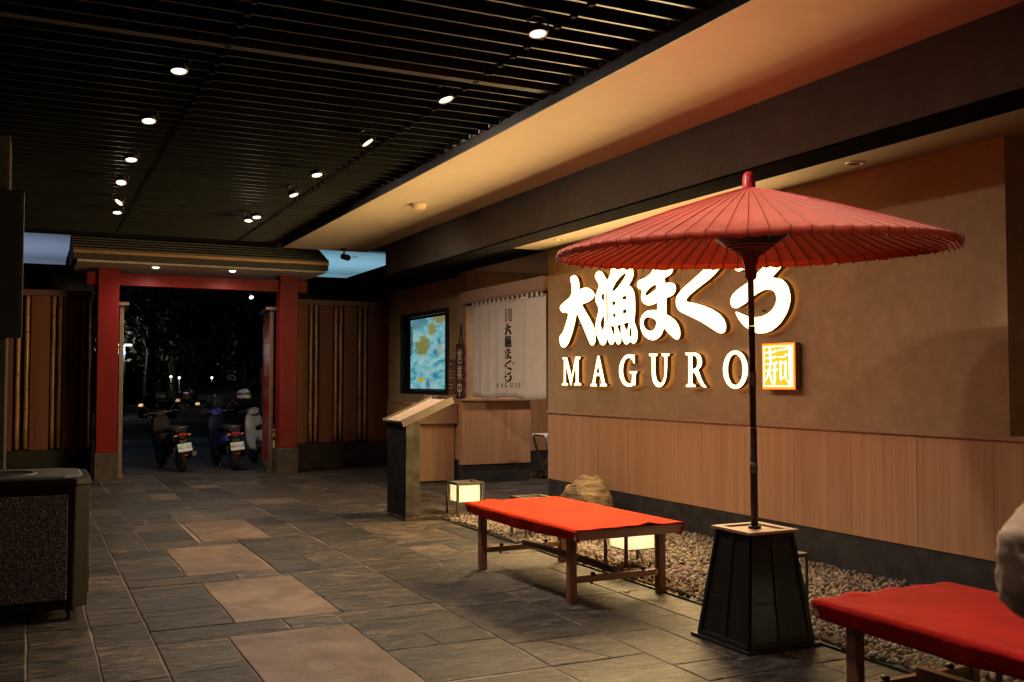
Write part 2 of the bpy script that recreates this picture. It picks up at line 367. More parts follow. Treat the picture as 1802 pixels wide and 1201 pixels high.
    c = blob(-0.55, 0.05, 0.10, 0.10, (0.62, 0.45, 0.20), c, 0.6)
    c = blob(-0.05, -0.50, 0.10, 0.10, (0.06, 0.25, 0.30), c, 0.8)
    nt.links.new(c, b.inputs['Emission Color']); b.inputs['Emission Strength'].default_value = 0.55
    b.inputs['Base Color'].default_value = (0.02, 0.02, 0.02, 1); b.inputs['Roughness'].default_value = 0.2; M['tv'] = m
build_materials()
for _m in bpy.data.materials:      # tiny emitters are seen, their light comes from the lamps behind them
    if _m.name.startswith(('lamp_lens', 'lit_', 'street', 'blue_', 'caption')): _m.cycles.emission_sampling = 'NONE'

# ---------------------------------------------------------------- mesh helpers
class MB:
    """collects shapes in world coordinates; org is the base point of the thing they belong to"""
    def __init__(s, org=(0, 0, 0)): s.v = []; s.f = []; s.o = Vector(org); s.sm = []
    def add(s, vs, fs, smooth=False):
        k = len(s.v); s.v += [tuple(Vector(p) - s.o) for p in vs]
        s.f += [tuple(i + k for i in f) for f in fs]; s.sm += [smooth] * len(fs); return s
    def box(s, x0, x1, y0, y1, z0, z1):
        return s.add([(x0, y0, z0), (x1, y0, z0), (x1, y1, z0), (x0, y1, z0), (x0, y0, z1), (x1, y0, z1), (x1, y1, z1), (x0, y1, z1)],
                     [(0, 3, 2, 1), (4, 5, 6, 7), (0, 1, 5, 4), (1, 2, 6, 5), (2, 3, 7, 6), (3, 0, 4, 7)])
    def hexa(s, lo, hi):
        """two loops of n points, bottom and top, counter-clockwise"""
        n = len(lo)
        return s.add(list(lo) + list(hi), [tuple(range(n - 1, -1, -1)), tuple(range(n, 2 * n))] + [(i, (i + 1) % n, n + (i + 1) % n, n + i) for i in range(n)])
    def prism(s, poly, axis, a, b):
        """extrude a 2-D polygon along an axis"""
        mk = {'x': lambda p, t: (t, p[0], p[1]), 'y': lambda p, t: (p[0], t, p[1]), 'z': lambda p, t: (p[0], p[1], t)}[axis]
        return s.hexa([mk(p, a) for p in poly], [mk(p, b) for p in poly])
    def tube(s, path, rad, n=10, cap=True):
        path = [Vector(p) for p in path]; rs = rad if isinstance(rad, (list, tuple)) else [rad] * len(path)
        vs = []; fs = []; up = None
        for i, p in enumerate(path):
            t = (path[min(i + 1, len(path) - 1)] - path[max(i - 1, 0)]).normalized()
            if up is None: up = Vector((0, 0, 1)) if abs(t.z) < 0.9 else Vector((1, 0, 0))
            a = t.cross(up).normalized(); up = a.cross(t).normalized()
            for k in range(n):
                an = 2 * math.pi * k / n
                vs.append(p + (a * math.cos(an) + up * math.sin(an)) * rs[i])
        for i in range(len(path) - 1):
            for k in range(n):
                fs.append((i * n + k, i * n + (k + 1) % n, (i + 1) * n + (k + 1) % n, (i + 1) * n + k))
        s.add(vs, fs, n > 6)
        if cap: s.add(vs[:n], [tuple(range(n - 1, -1, -1))]); s.add(vs[-n:], [tuple(range(n))])
        return s
    def lathe(s, prof, c=(0, 0, 0), n=24, axis='z', smooth=True, closed=False):
        vs = []; fs = []; c = Vector(c)
        for (r, h) in prof:
            for k in range(n):
                a = 2 * math.pi * k / n; x, y = r * math.cos(a), r * math.sin(a)
                vs.append(c + Vector({'z': (x, y, h), 'x': (h, x, y), 'y': (y, h, x)}[axis]))
        m = len(prof)
        for i in range(m if closed else m - 1):
            j = (i + 1) % m
            for k in range(n):
                fs.append((i * n + k, i * n + (k + 1) % n, j * n + (k + 1) % n, j * n + k))
        return s.add(vs, fs, smooth)
    def loft(s, secs, cap=True, smooth=True):
        n = len(secs[0]); vs = [p for q in secs for p in q]
        fs = [(i * n + k, i * n + (k + 1) % n, (i + 1) * n + (k + 1) % n, (i + 1) * n + k) for i in range(len(secs) - 1) for k in range(n)]
        s.add(vs, fs, smooth)
        if cap: s.add(secs[0], [tuple(range(n - 1, -1, -1))]); s.add(secs[-1], [tuple(range(n))])
        return s
    def mesh(s, name, mat):
        me = bpy.data.meshes.new(name); me.from_pydata(s.v, [], s.f)
        me.polygons.foreach_set('use_smooth', s.sm)
        me.materials.append(MAT[mat] if isinstance(mat, str) else mat)
        bm = bmesh.new(); bm.from_mesh(me); bmesh.ops.remove_doubles(bm, verts=bm.verts, dist=1e-5)
        bmesh.ops.recalc_face_normals(bm, faces=bm.faces); bm.to_mesh(me); bm.free()
        return me
    def build(s, name, mat, parent=None, bevel=0.0, loc=None):
        o = bpy.data.objects.new(name, s.mesh(name, mat)); COL.objects.link(o)
        if parent is not None: o.parent = parent
        elif loc is None: o.location = s.o
        if loc is not None: o.location = loc
        if bevel: bev(o, bevel)
        return o

def bev(o, w, seg=2):
    m = o.modifiers.new('bevel', 'BEVEL'); m.width = w; m.segments = seg; m.limit_method = 'ANGLE'; m.angle_limit = R(40)

def tag(o, label=None, cat=None, group=None, kind=None):
    if label: o['label'] = label
    if cat: o['category'] = cat
    if group: o['group'] = group
    if kind: o['kind'] = kind
    return o

def thing(name, label, cat, loc=(0, 0, 0), rotz=0.0, group=None):
    o = bpy.data.objects.new(name, None); o.empty_display_size = 0.1; COL.objects.link(o)
    o.location = loc; o.rotation_euler = (0, 0, rotz)
    return tag(o, label, cat, group)

def share(name, mesh, parent, loc=(0, 0, 0), rot=(0, 0, 0), bevel=0.0):
    o = bpy.data.objects.new(name, mesh); COL.objects.link(o); o.parent = parent
    o.location = loc; o.rotation_euler = rot
    if bevel: bev(o, bevel)
    return o

def structure(o): o['kind'] = 'structure'; return o

def copy_tree(o, parent=None):
    c = o.copy(); COL.objects.link(c); c.parent = parent
    for ch in list(o.children): copy_tree(ch, c)
    return c

def spot(name, parent, loc, power, size=172.0, blend=1.0, soft=0.05, color=WARM, rot=(0, 0, 0)):
    l = bpy.data.lights.new(name, 'SPOT'); l.energy = power; l.spot_size = R(size); l.spot_blend = blend
    l.shadow_soft_size = soft; l.color = color
    o = bpy.data.objects.new(name, l); COL.objects.link(o); o.parent = parent; o.location = loc; o.rotation_euler = rot
    return o

# outlines of the lettering in metres x 1000; sign letters: (-Y, Z), small characters: unit square
GLYPHS = {
    'dai': '-9834,2647 -9855,2640 -9868,2629 -9873,2616 -9869,2600 -9848,2558 -9841,2532 -9837,2472 -9848,2445 -9871,2421 -9906,2402 -9996,2373 -10097,2334 -10114,2320 -10120,2305 -10114,2288 -10096,2268 -10073,2254 -10044,2245 -9969,2241 -9939,2235 -9924,2221 -9925,2201 -9939,2174 -10017,2056 -10039,2030 -10061,2011 -10083,1998 -10103,1991 -10118,1982 -10128,1971 -10133,1957 -10133,1941 -10125,1907 -10116,1889 -10091,1858 -10054,1843 -10007,1843 -9986,1847 -9965,1854 -9926,1878 -9883,1921 -9821,2009 -9769,2105 -9746,2159 -9727,2217 -9719,2217 -9599,2072 -9442,1873 -9427,1859 -9400,1845 -9373,1844 -9342,1855 -9321,1877 -9315,1892 -9311,1928 -9321,1997 -9345,2046 -9364,2070 -9434,2141 -9607,2305 -9605,2308 -9448,2330 -9386,2348 -9363,2359 -9338,2382 -9335,2396 -9338,2410 -9347,2424 -9383,2450 -9436,2473 -9487,2487 -9561,2492 -9652,2483 -9657,2485 -9663,2538 -9676,2578 -9700,2614 -9716,2629 -9751,2648 -9772,2652 -9792,2654',
    'gyo': '-9266,2644 -9286,2638 -9313,2621 -9325,2599 -9321,2584 -9310,2567 -9264,2524 -9247,2502 -9241,2483 -9246,2465 -9276,2435 -9313,2388 -9322,2358 -9314,2328 -9293,2297 -9263,2262 -9253,2243 -9251,2223 -9256,2202 -9290,2137 -9308,2092 -9314,2070 -9314,2025 -9301,1981 -9284,1943 -9227,1867 -9214,1856 -9187,1842 -9144,1839 -9115,1849 -9103,1857 -9087,1878 -9075,1910 -9068,1910 -9048,1874 -9027,1853 -9001,1841 -8975,1839 -8950,1846 -8940,1853 -8928,1872 -8923,1904 -8917,1904 -8900,1869 -8883,1849 -8863,1839 -8840,1838 -8816,1845 -8806,1853 -8796,1875 -8793,1914 -8786,1915 -8765,1875 -8754,1861 -8729,1842 -8700,1833 -8687,1832 -8661,1838 -8627,1857 -8616,1856 -8591,1843 -8563,1837 -8534,1841 -8509,1856 -8500,1867 -8488,1896 -8484,1931 -8486,1950 -8500,1988 -8528,2028 -8538,2048 -8543,2068 -8542,2087 -8531,2127 -8526,2175 -8527,2255 -8530,2305 -8535,2328 -8549,2367 -8572,2397 -8600,2419 -8643,2440 -8586,2488 -8558,2527 -8555,2568 -8560,2583 -8579,2609 -8610,2630 -8632,2638 -8725,2653 -8787,2649 -8814,2642 -8874,2616 -8880,2617 -8898,2641 -8915,2656 -8935,2664 -8956,2665 -8977,2657 -8986,2649 -8997,2627 -9004,2597 -9014,2582 -9026,2567 -9063,2534 -9073,2531 -9146,2608 -9180,2633 -9230,2648|-8729,2569 -8773,2555 -8822,2534 -8889,2495 -8940,2448 -8966,2419 -8971,2409 -8966,2403 -8952,2402 -8908,2413 -8859,2436 -8784,2482 -8739,2513 -8701,2552 -8698,2562 -8702,2569 -8713,2572|-9160,2397 -9178,2384 -9187,2370 -9187,2354 -9178,2338 -9161,2322 -9146,2316 -9135,2323 -9131,2341 -9131,2371 -9135,2390 -9145,2400|-9160,2147 -9197,2104 -9208,2075 -9208,2061 -9195,2033 -9182,2018 -9170,2010 -9158,2009 -9148,2014 -9135,2041 -9131,2089 -9132,2120 -9137,2141 -9146,2150|-9088,2420 -9077,2419 -9072,2397 -9063,2290 -9057,2097 -9059,2076 -9069,2075 -9079,2140 -9088,2291 -9091,2355|-8972,2290 -8918,2299 -8913,2295 -8904,2261 -8962,2251|-8766,2330 -8699,2339 -8690,2301 -8759,2298|-8957,2165 -8906,2166 -8903,2129 -8948,2125|-8760,2188 -8704,2201 -8697,2200 -8691,2159 -8755,2153|-9001,2041 -9004,2039 -8955,1958 -8940,1941 -8927,1939 -8924,1954 -8931,2027|-8871,2034 -8868,2025 -8828,1966 -8815,1953 -8802,1955 -8799,1970 -8803,2044 -8807,2046|-8745,2049 -8747,2047 -8709,1995 -8694,1985 -8679,1987 -8667,2000 -8642,2059 -8645,2061|-8631,1975 -8638,1951 -8636,1919 -8626,1911 -8611,1910 -8601,1916 -8595,1927 -8594,1944 -8601,1997 -8613,2009 -8620,2004',
    'ma': '-8130,2659 -8148,2655 -8175,2635 -8206,2561 -8227,2537 -8243,2526 -8293,2505 -8358,2486 -8448,2477 -8475,2465 -8490,2445 -8491,2422 -8486,2410 -8477,2400 -8464,2391 -8411,2369 -8404,2358 -8405,2345 -8419,2317 -8418,2287 -8403,2257 -8371,2232 -8327,2214 -8279,2206 -8207,2208 -8137,2224 -8133,2222 -8133,2166 -8134,2153 -8137,2151 -8239,2158 -8309,2155 -8362,2141 -8400,2118 -8415,2104 -8434,2069 -8440,2029 -8430,1984 -8403,1942 -8361,1904 -8308,1877 -8251,1862 -8224,1858 -8176,1859 -8132,1869 -8111,1878 -8073,1899 -8058,1912 -8022,1965 -8017,1965 -7950,1919 -7863,1866 -7827,1851 -7787,1851 -7767,1864 -7760,1874 -7753,1901 -7757,1935 -7763,1953 -7784,1987 -7814,2018 -7851,2044 -7894,2066 -7979,2102 -7976,2259 -7903,2268 -7858,2283 -7830,2307 -7818,2334 -7824,2361 -7844,2383 -7860,2391 -7918,2403 -7997,2404 -8004,2452 -7920,2473 -7886,2490 -7874,2500 -7861,2523 -7865,2547 -7871,2559 -7882,2568 -7912,2584 -7944,2593 -7990,2594 -8001,2600 -8020,2630 -8049,2647 -8092,2658|-8193,2399 -8248,2384 -8295,2364 -8329,2340 -8337,2330 -8339,2320 -8334,2310 -8318,2308 -8293,2311 -8149,2360 -8148,2391 -8156,2399 -8172,2402|-8190,2065 -8220,2077 -8273,2090 -8317,2091 -8335,2087 -8362,2071 -8371,2059 -8376,2046 -8374,2019 -8367,2005 -8342,1980 -8301,1960 -8260,1951 -8222,1953 -8191,1964 -8178,1973 -8160,1995 -8149,2018 -8148,2029 -8154,2041 -8168,2053',
    'ku': '-7228,2561 -7362,2487 -7467,2435 -7690,2337 -7726,2319 -7778,2286 -7810,2255 -7823,2224 -7820,2178 -7805,2150 -7776,2125 -7731,2101 -7568,2047 -7422,1994 -7191,1891 -7166,1883 -7127,1878 -7111,1880 -7085,1890 -7075,1899 -7066,1923 -7068,1954 -7074,1970 -7094,2002 -7109,2017 -7148,2047 -7172,2061 -7260,2102 -7370,2139 -7529,2177 -7633,2196 -7654,2205 -7656,2211 -7642,2229 -7604,2254 -7529,2287 -7296,2378 -7226,2410 -7153,2456 -7120,2482 -7101,2505 -7097,2517 -7101,2541 -7110,2552 -7140,2567 -7162,2572 -7184,2573',
    'ro': '-6939,2488 -6949,2478 -6954,2467 -6955,2456 -6950,2445 -6930,2423 -6907,2411 -6893,2408 -6864,2407 -6833,2414 -6768,2417 -6572,2414 -6570,2411 -6757,2304 -6920,2244 -6974,2211 -6995,2186 -7001,2172 -7005,2145 -6996,2121 -6979,2103 -6952,2092 -6937,2090 -6920,2089 -6883,2094 -6800,2122 -6689,2176 -6642,2195 -6572,2214 -6529,2219 -6471,2212 -6440,2199 -6419,2178 -6409,2152 -6407,2126 -6415,2098 -6436,2069 -6451,2055 -6468,2041 -6509,2020 -6584,1999 -6639,1995 -6697,1998 -6727,2003 -6788,2016 -6894,2052 -6931,2059 -6934,2056 -6929,2038 -6910,2010 -6880,1976 -6841,1942 -6803,1917 -6690,1868 -6630,1855 -6552,1856 -6521,1860 -6463,1874 -6410,1898 -6362,1927 -6340,1945 -6286,2002 -6261,2042 -6240,2101 -6238,2120 -6241,2159 -6253,2199 -6263,2219 -6290,2253 -6327,2281 -6350,2292 -6449,2313 -6451,2316 -6334,2393 -6308,2416 -6301,2428 -6299,2451 -6315,2472 -6349,2489 -6374,2495 -6439,2500 -6700,2497 -6852,2500 -6890,2499 -6919,2495',
    'M': '-10055,1731 -9951,1728 -9846,1520 -9842,1520 -9820,1573 -9759,1730 -9646,1727 -9648,1705 -9684,1694 -9685,1442 -9631,1427 -9635,1409 -9792,1409 -9790,1430 -9750,1442 -9754,1637 -9758,1637 -9849,1410 -9875,1410 -9972,1624 -9976,1624 -9980,1442 -9931,1426 -9930,1408 -10075,1408 -10073,1426 -10029,1441 -10023,1701 -10056,1712',
    'A': '-9274,1728 -9235,1727 -9120,1434 -9082,1420 -9086,1401 -9225,1401 -9223,1421 -9194,1434 -9218,1510 -9305,1511 -9327,1435 -9293,1420 -9292,1400 -9426,1400 -9424,1418 -9388,1433|-9262,1633 -9265,1633 -9298,1545 -9296,1544 -9231,1544',
    'G': '-8539,1721 -8541,1631 -8556,1634 -8587,1669 -8614,1685 -8647,1694 -8681,1691 -8713,1676 -8738,1650 -8755,1616 -8763,1578 -8763,1558 -8761,1539 -8749,1502 -8728,1468 -8698,1446 -8679,1438 -8635,1430 -8607,1440 -8599,1453 -8594,1474 -8593,1528 -8646,1541 -8644,1557 -8499,1556 -8499,1540 -8516,1532 -8522,1523 -8527,1485 -8527,1416 -8636,1397 -8674,1398 -8713,1405 -8732,1412 -8751,1420 -8786,1444 -8813,1474 -8823,1491 -8841,1545 -8838,1599 -8823,1633 -8800,1665 -8753,1703 -8735,1713 -8697,1726 -8641,1732 -8580,1723',
    'U': '-8282,1728 -8134,1723 -8135,1705 -8171,1694 -8173,1592 -8169,1530 -8158,1493 -8143,1467 -8133,1456 -8110,1441 -8086,1437 -8062,1443 -8036,1468 -8026,1492 -8021,1521 -8017,1688 -8066,1703 -8067,1723 -7929,1719 -7930,1703 -7969,1690 -7972,1586 -7984,1495 -8010,1445 -8035,1420 -8078,1399 -8108,1396 -8141,1399 -8173,1410 -8209,1443 -8225,1472 -8233,1506 -8237,1558 -8236,1695 -8282,1708',
    'R': '-7677,1721 -7533,1719 -7505,1715 -7467,1704 -7443,1686 -7427,1661 -7422,1647 -7420,1634 -7423,1610 -7436,1588 -7477,1558 -7422,1465 -7390,1427 -7362,1410 -7359,1397 -7402,1400 -7426,1411 -7462,1443 -7529,1523 -7550,1534 -7565,1532 -7566,1433 -7520,1419 -7519,1401 -7670,1400 -7668,1419 -7633,1432 -7629,1690 -7677,1702|-7565,1689 -7535,1689 -7513,1681 -7496,1663 -7487,1642 -7486,1630 -7490,1607 -7507,1582 -7525,1573 -7565,1565',
    'O': '-6776,1553 -6780,1521 -6790,1490 -6806,1461 -6827,1436 -6852,1415 -6881,1400 -6913,1390 -6946,1387 -6979,1390 -7011,1399 -7040,1415 -7067,1436 -7088,1462 -7104,1491 -7113,1523 -7116,1557 -7112,1590 -7102,1622 -7085,1652 -7063,1677 -7037,1698 -7006,1713 -6974,1721 -6941,1724 -6908,1719 -6877,1709 -6848,1693 -6823,1672 -6803,1646 -6788,1617 -6779,1586|-6846,1553 -6854,1503 -6863,1480 -6876,1460 -6891,1443 -6909,1431 -6928,1423 -6947,1420 -6986,1430 -7004,1443 -7031,1480 -7046,1529 -7045,1582 -7039,1607 -7029,1630 -7016,1651 -7001,1667 -6983,1679 -6963,1687 -6944,1689 -6924,1686 -6905,1678 -6873,1648 -6852,1604',
    'jushi': '351,81 372,78 385,88 422,175 432,248 432,394 438,401 482,405 494,423 491,438 482,447 438,445 432,453 432,540 482,553 492,577 486,591 467,600 329,566 314,569 310,620 320,664 438,676 450,686 455,701 445,721 431,727 329,694 307,696 298,781 445,798 460,810 463,825 453,846 431,852 329,813 299,813 290,905 277,918 263,922 242,912 235,898 238,817 234,812 110,812 100,803 102,788 110,784 239,781 245,693 139,687 127,671 139,658 248,658 255,584 248,564 88,559 75,547 81,533 88,530 241,534 245,526 235,467 219,427 95,422 87,416 86,402 95,394 206,394 176,321 95,175 102,170 113,175 234,321 274,219 285,207 307,212 317,226 316,241 271,358 250,372 252,380 263,397 372,400 378,394 377,248 369,190 355,146 350,139 292,202 277,199 274,190 342,110 341,95|842,81 861,84 869,95 901,197 883,891 868,912 847,917 723,873 518,859 510,854 507,839 526,828 730,841 823,854 839,197 832,157 766,227 752,229 744,212 821,124 825,95|571,205 584,198 598,200 614,219 701,252 730,239 744,244 753,256 762,591 759,606 744,618 723,615 708,594 613,588 604,613 591,625 569,625 558,613 563,226|620,249 614,256 609,547 620,553 708,557 704,285|277,426 272,431 292,513 321,536 372,540 378,533 377,438 329,427|512,686 526,681 686,682 774,715 784,730 785,744 774,761 752,766 679,711 518,710 509,701',
    'ei': '175,0 825,0 847,8 861,22 870,51 870,336 858,372 825,390 540,390 529,394 540,420 708,421 738,438 750,467 750,642 744,664 732,679 701,690 299,690 277,685 261,671 250,642 250,467 257,445 270,430 292,421 431,416 424,394 416,390 175,390 153,382 137,365 130,343 130,44 145,15|234,100 234,289 759,290 770,285 766,100|350,524 350,584 358,590 642,590 650,584 650,526 642,520|63,613 95,612 123,635 130,657 132,730 868,730 870,657 876,637 898,615 927,610 956,625 969,650 969,788 956,815 934,828 778,832 868,956 865,992 854,1007 832,1019 803,1017 781,1001 679,868 669,832 664,830 547,832 550,854 528,992 516,1014 496,1027 460,1026 444,1014 432,992 453,832 445,830 311,832 305,861 220,1000 197,1017 168,1019 139,998 130,963 206,832 73,830 40,810 30,781 30,657 42,628',
    'gyou': '485,-29 518,-28 533,-16 541,0 542,263 547,271 898,35 912,29 934,30 949,39 960,59 961,81 947,102 666,292 679,298 949,299 971,311 980,329 981,350 967,372 941,382 547,382 542,387 542,423 547,428 803,428 825,436 838,453 842,474 837,489 810,511 547,512 542,518 542,547 547,558 861,558 883,565 895,577 901,591 900,613 876,639 693,642 737,711 744,748 941,748 963,755 979,774 980,803 956,829 795,832 792,839 869,934 870,963 847,989 825,992 803,982 695,854 686,832 642,833 641,1000 620,1027 606,1032 584,1029 566,1014 558,992 555,832 445,832 441,1000 423,1025 409,1031 387,1030 372,1022 359,1000 358,833 321,832 314,832 305,854 211,978 190,991 168,990 143,971 139,941 211,839 205,832 51,831 29,819 20,803 19,781 25,766 51,749 256,748 263,711 307,642 124,639 108,628 98,606 101,584 117,565 139,558 453,558 458,547 458,518 453,512 197,512 168,497 158,474 166,445 190,429 453,428 458,416 458,387 453,382 59,382 26,365 19,350 20,329 29,311 51,299 321,298 334,292 53,102 39,81 42,51 66,30 88,29 102,35 453,271 458,263 458,8 466,-14|409,642 402,645 343,747 659,744 594,642',
    'chuu': '488,-44 511,-44 530,-36 545,-22 554,0 555,299 562,305 876,305 909,321 925,358 925,759 917,788 898,808 876,815 555,817 554,1000 539,1029 504,1045 467,1034 448,1007 445,817 124,815 88,795 75,759 75,358 81,336 100,314 124,305 438,305 445,299 446,0 460,-28|190,415 185,423 185,701 190,705 438,705 445,701 444,416|562,415 555,423 555,701 562,705 810,705 815,693 812,416',
}

# ================================================================= SETTING
XW, XT = 5.62, 5.66          # sign wall plane, television wall plane
Y_END = 16.55                # where the paving meets the road
G_X0, G_Y1 = 3.97, 10.0      # gravel bed edge and far end

# ---------------------------------------------------------------- ground, road
g = MB().box(-220, 220, -60, 420, -0.30, -0.045).build('ground', 'asphalt'); structure(g)
road_edge = MB().box(-40, 40, 25.2, 25.45, -0.045, 0.06).build('kerb', 'concrete'); structure(road_edge)
verge = MB().box(-60, 60, 25.45, 70.0, -0.044, 0.02).build('pavement', 'asphalt'); structure(verge)
line = MB().box(-40, 40, 22.3, 22.42, -0.041, -0.036).build('road_marking', 'concrete'); structure(line)

floor = MB()
floor.box(-3.6, G_X0, 0.4, Y_END, -0.25, -0.005)
floor.box(G_X0, 8.8, G_Y1, Y_END, -0.25, -0.005)
floor.box(G_X0, 8.8, 0.4, G_Y1, -0.25, -0.03)
floor = structure(floor.build('floor', 'grout'))

def cut(rects, hole):
    out = []
    hx0, hx1, hy0, hy1 = hole
    for (x0, x1, y0, y1) in rects:
        if hx1 <= x0 or hx0 >= x1 or hy1 <= y0 or hy0 >= y1: out.append((x0, x1, y0, y1)); continue
        if y0 < hy0: out.append((x0, x1, y0, hy0))
        if y1 > hy1: out.append((x0, x1, hy1, y1))
        a, b = max(y0, hy0), min(y1, hy1)
        if x0 < hx0: out.append((x0, hx0, a, b))
        if x1 > hx1: out.append((hx1, x1, a, b))
    return out

STEPS = [(1.45, 2.08, 9.39, 10.75), (1.09, 1.74, 7.80, 9.13), (1.15, 1.81, 6.17, 7.50), (1.05, 1.76, 4.52, 5.86),
         (1.12, 1.80, 2.75, 4.20)]
def lay_pavers():
    """irregular ashlar: slabs one or two modules wide and of mixed length between a few long joints"""
    rs = random.Random(21); out = []
    joints = [-3.6, -2.3, -1.1, 0.02, 0.66, 1.75, 2.43, 3.0, G_X0, 5.6, 7.2, 8.8]
    for x0, x1 in zip(joints[:-1], joints[1:]):
        ylo = 0.4 if x1 <= G_X0 + 1e-6 else G_Y1
        nx = max(1, round((x1 - x0) / 0.38)); ny = round((Y_END - ylo) / 0.24)
        gx = [x0] + [x0 + (x1 - x0) * (i + rs.uniform(-0.14, 0.14)) / nx for i in range(1, nx)] + [x1]
        gy = [ylo] + [ylo + (Y_END - ylo) * (j + rs.uniform(-0.18, 0.18)) / ny for j in range(1, ny)] + [Y_END]
        occ = np.zeros((nx, ny), bool)
        for j in range(ny):
            for i in range(nx):
                if occ[i, j]: continue
                w, d = rs.choice(((1, 2), (1, 3), (2, 2), (2, 3), (2, 4), (1, 1), (2, 2), (3, 3), (2, 1), (1, 4), (3, 4)))
                w = min(w, nx - i); d = min(d, ny - j)
                while w > 1 and occ[i:i + w, j].any(): w -= 1
                occ[i:i + w, j:j + d] = True
                out.append((gx[i], gx[i + w], gy[j], gy[j + d]))
    for h in STEPS: out = cut(out, h)
    return [r for r in out if r[1] - r[0] > 0.03 and r[3] - r[2] > 0.03]

def paver_shape(mb, x0, x1, y0, y1, dz, rs, gap=0.0032, ch=0.005, jit=0.006, pts=None):
    pts = pts or [(x0, y0), (x1, y0), (x1, y1), (x0, y1)]
    cx = sum(q[0] for q in pts) / len(pts); cy = sum(q[1] for q in pts) / len(pts)
    P = []
    for (ax, ay), (bx, by) in zip(pts, pts[1:] + pts[:1]):
        L = math.hypot(bx - ax, by - ay); n = 3 if L > 0.28 else 2
        for k in range(n):
            f = k / n; j = 0.0 if k == 0 else rs.uniform(-jit, jit * 0.4)
            nx_, ny_ = (by - ay) / L, -(bx - ax) / L
            P.append((ax + (bx - ax) * f + nx_ * j, ay + (by - ay) * f + ny_ * j))
    def inset(q, d):
        vx, vy = q[0] - cx, q[1] - cy
        return (q[0] - math.copysign(min(d, abs(vx) * 0.9), vx), q[1] - math.copysign(min(d, abs(vy) * 0.9), vy))
    A = [inset(q, gap) for q in P]; B = [inset(q, gap + ch) for q in P]; n = len(P)
    t = [dz + rs.uniform(-0.0010, 0.0010) for _ in P]
    vs = [(q[0], q[1], -0.028) for q in A] + [(q[0], q[1], z - 0.0035) for q, z in zip(A, t)] + [(q[0], q[1], z) for q, z in zip(B, t)] + [(cx, cy, dz)]
    fs = [(2 * n + i, 2 * n + (i + 1) % n, 3 * n) for i in range(n)] + [(i, (i + 1) % n, n + (i + 1) % n, n + i) for i in range(n)] + [(n + i, n + (i + 1) % n, 2 * n + (i + 1) % n, 2 * n + i) for i in range(n)]
    mb.add(vs, fs)

def split_pieces(r, rs):
    """some slabs are broken across at a slant"""
    x0, x1, y0, y1 = r; w, d = x1 - x0, y1 - y0
    if w * d > 0.16 and rs.random() < 0.16:
        if d > w:
            a, b = y0 + d * rs.uniform(0.3, 0.7), y0 + d * rs.uniform(0.3, 0.7)
            return [[(x0, y0), (x1, y0), (x1, b), (x0, a)], [(x0, a), (x1, b), (x1, y1), (x0, y1)]]
        a, b = x0 + w * rs.uniform(0.3, 0.7), x0 + w * rs.uniform(0.3, 0.7)
        return [[(x0, y0), (a, y0), (b, y1), (x0, y1)], [(a, y0), (x1, y0), (x1, y1), (b, y1)]]
    return [[(x0, y0), (x1, y0), (x1, y1), (x0, y1)]]

def view_size(x0, x1, y0, y1):
    x, y = (x0 + x1) / 2, (y0 + y1) / 2
    d = x * math.sin(CAM_YAW) + y * math.cos(CAM_YAW); l = x * math.cos(CAM_YAW) - y * math.sin(CAM_YAW)
    if d < 1.5 or abs(l / d) > 0.60 or CAM_H / d > 0.40: return 0.0
    return (x1 - x0) * (y1 - y0) / d ** 3

def pave():
    rs = random.Random(3)
    bb = lambda q: (min(p[0] for p in q), max(p[0] for p in q), min(p[1] for p in q), max(p[1] for p in q))
    polys = [q for r in lay_pavers() for q in split_pieces(r, rs)]
    polys.sort(key=lambda q: -view_size(*bb(q)))
    for h in STEPS:
        cx, cy = (h[0] + h[1]) / 2, (h[2] + h[3]) / 2
        mb = MB((cx, cy, 0)); paver_shape(mb, *h, 0.0015, rs, jit=0.012)
        o = mb.build('step_slab', 'granite', floor, loc=(cx, cy, 0)); o['label'] = 'smooth tan granite slab'
    for q in polys[:290]:
        r = bb(q); cx, cy = (r[0] + r[1]) / 2, (r[2] + r[3]) / 2
        mb = MB((cx, cy, 0)); paver_shape(mb, *r, rs.uniform(-0.002, 0.002), rs, pts=q)
        o = mb.build('paver', 'slate', floor, loc=(cx, cy, 0))
    mb = MB()
    for q in polys[290:]: paver_shape(mb, *bb(q), rs.uniform(-0.002, 0.002), rs, pts=q)
    tag(mb.build('paver_field', 'slate', floor), kind='stuff')
pave()

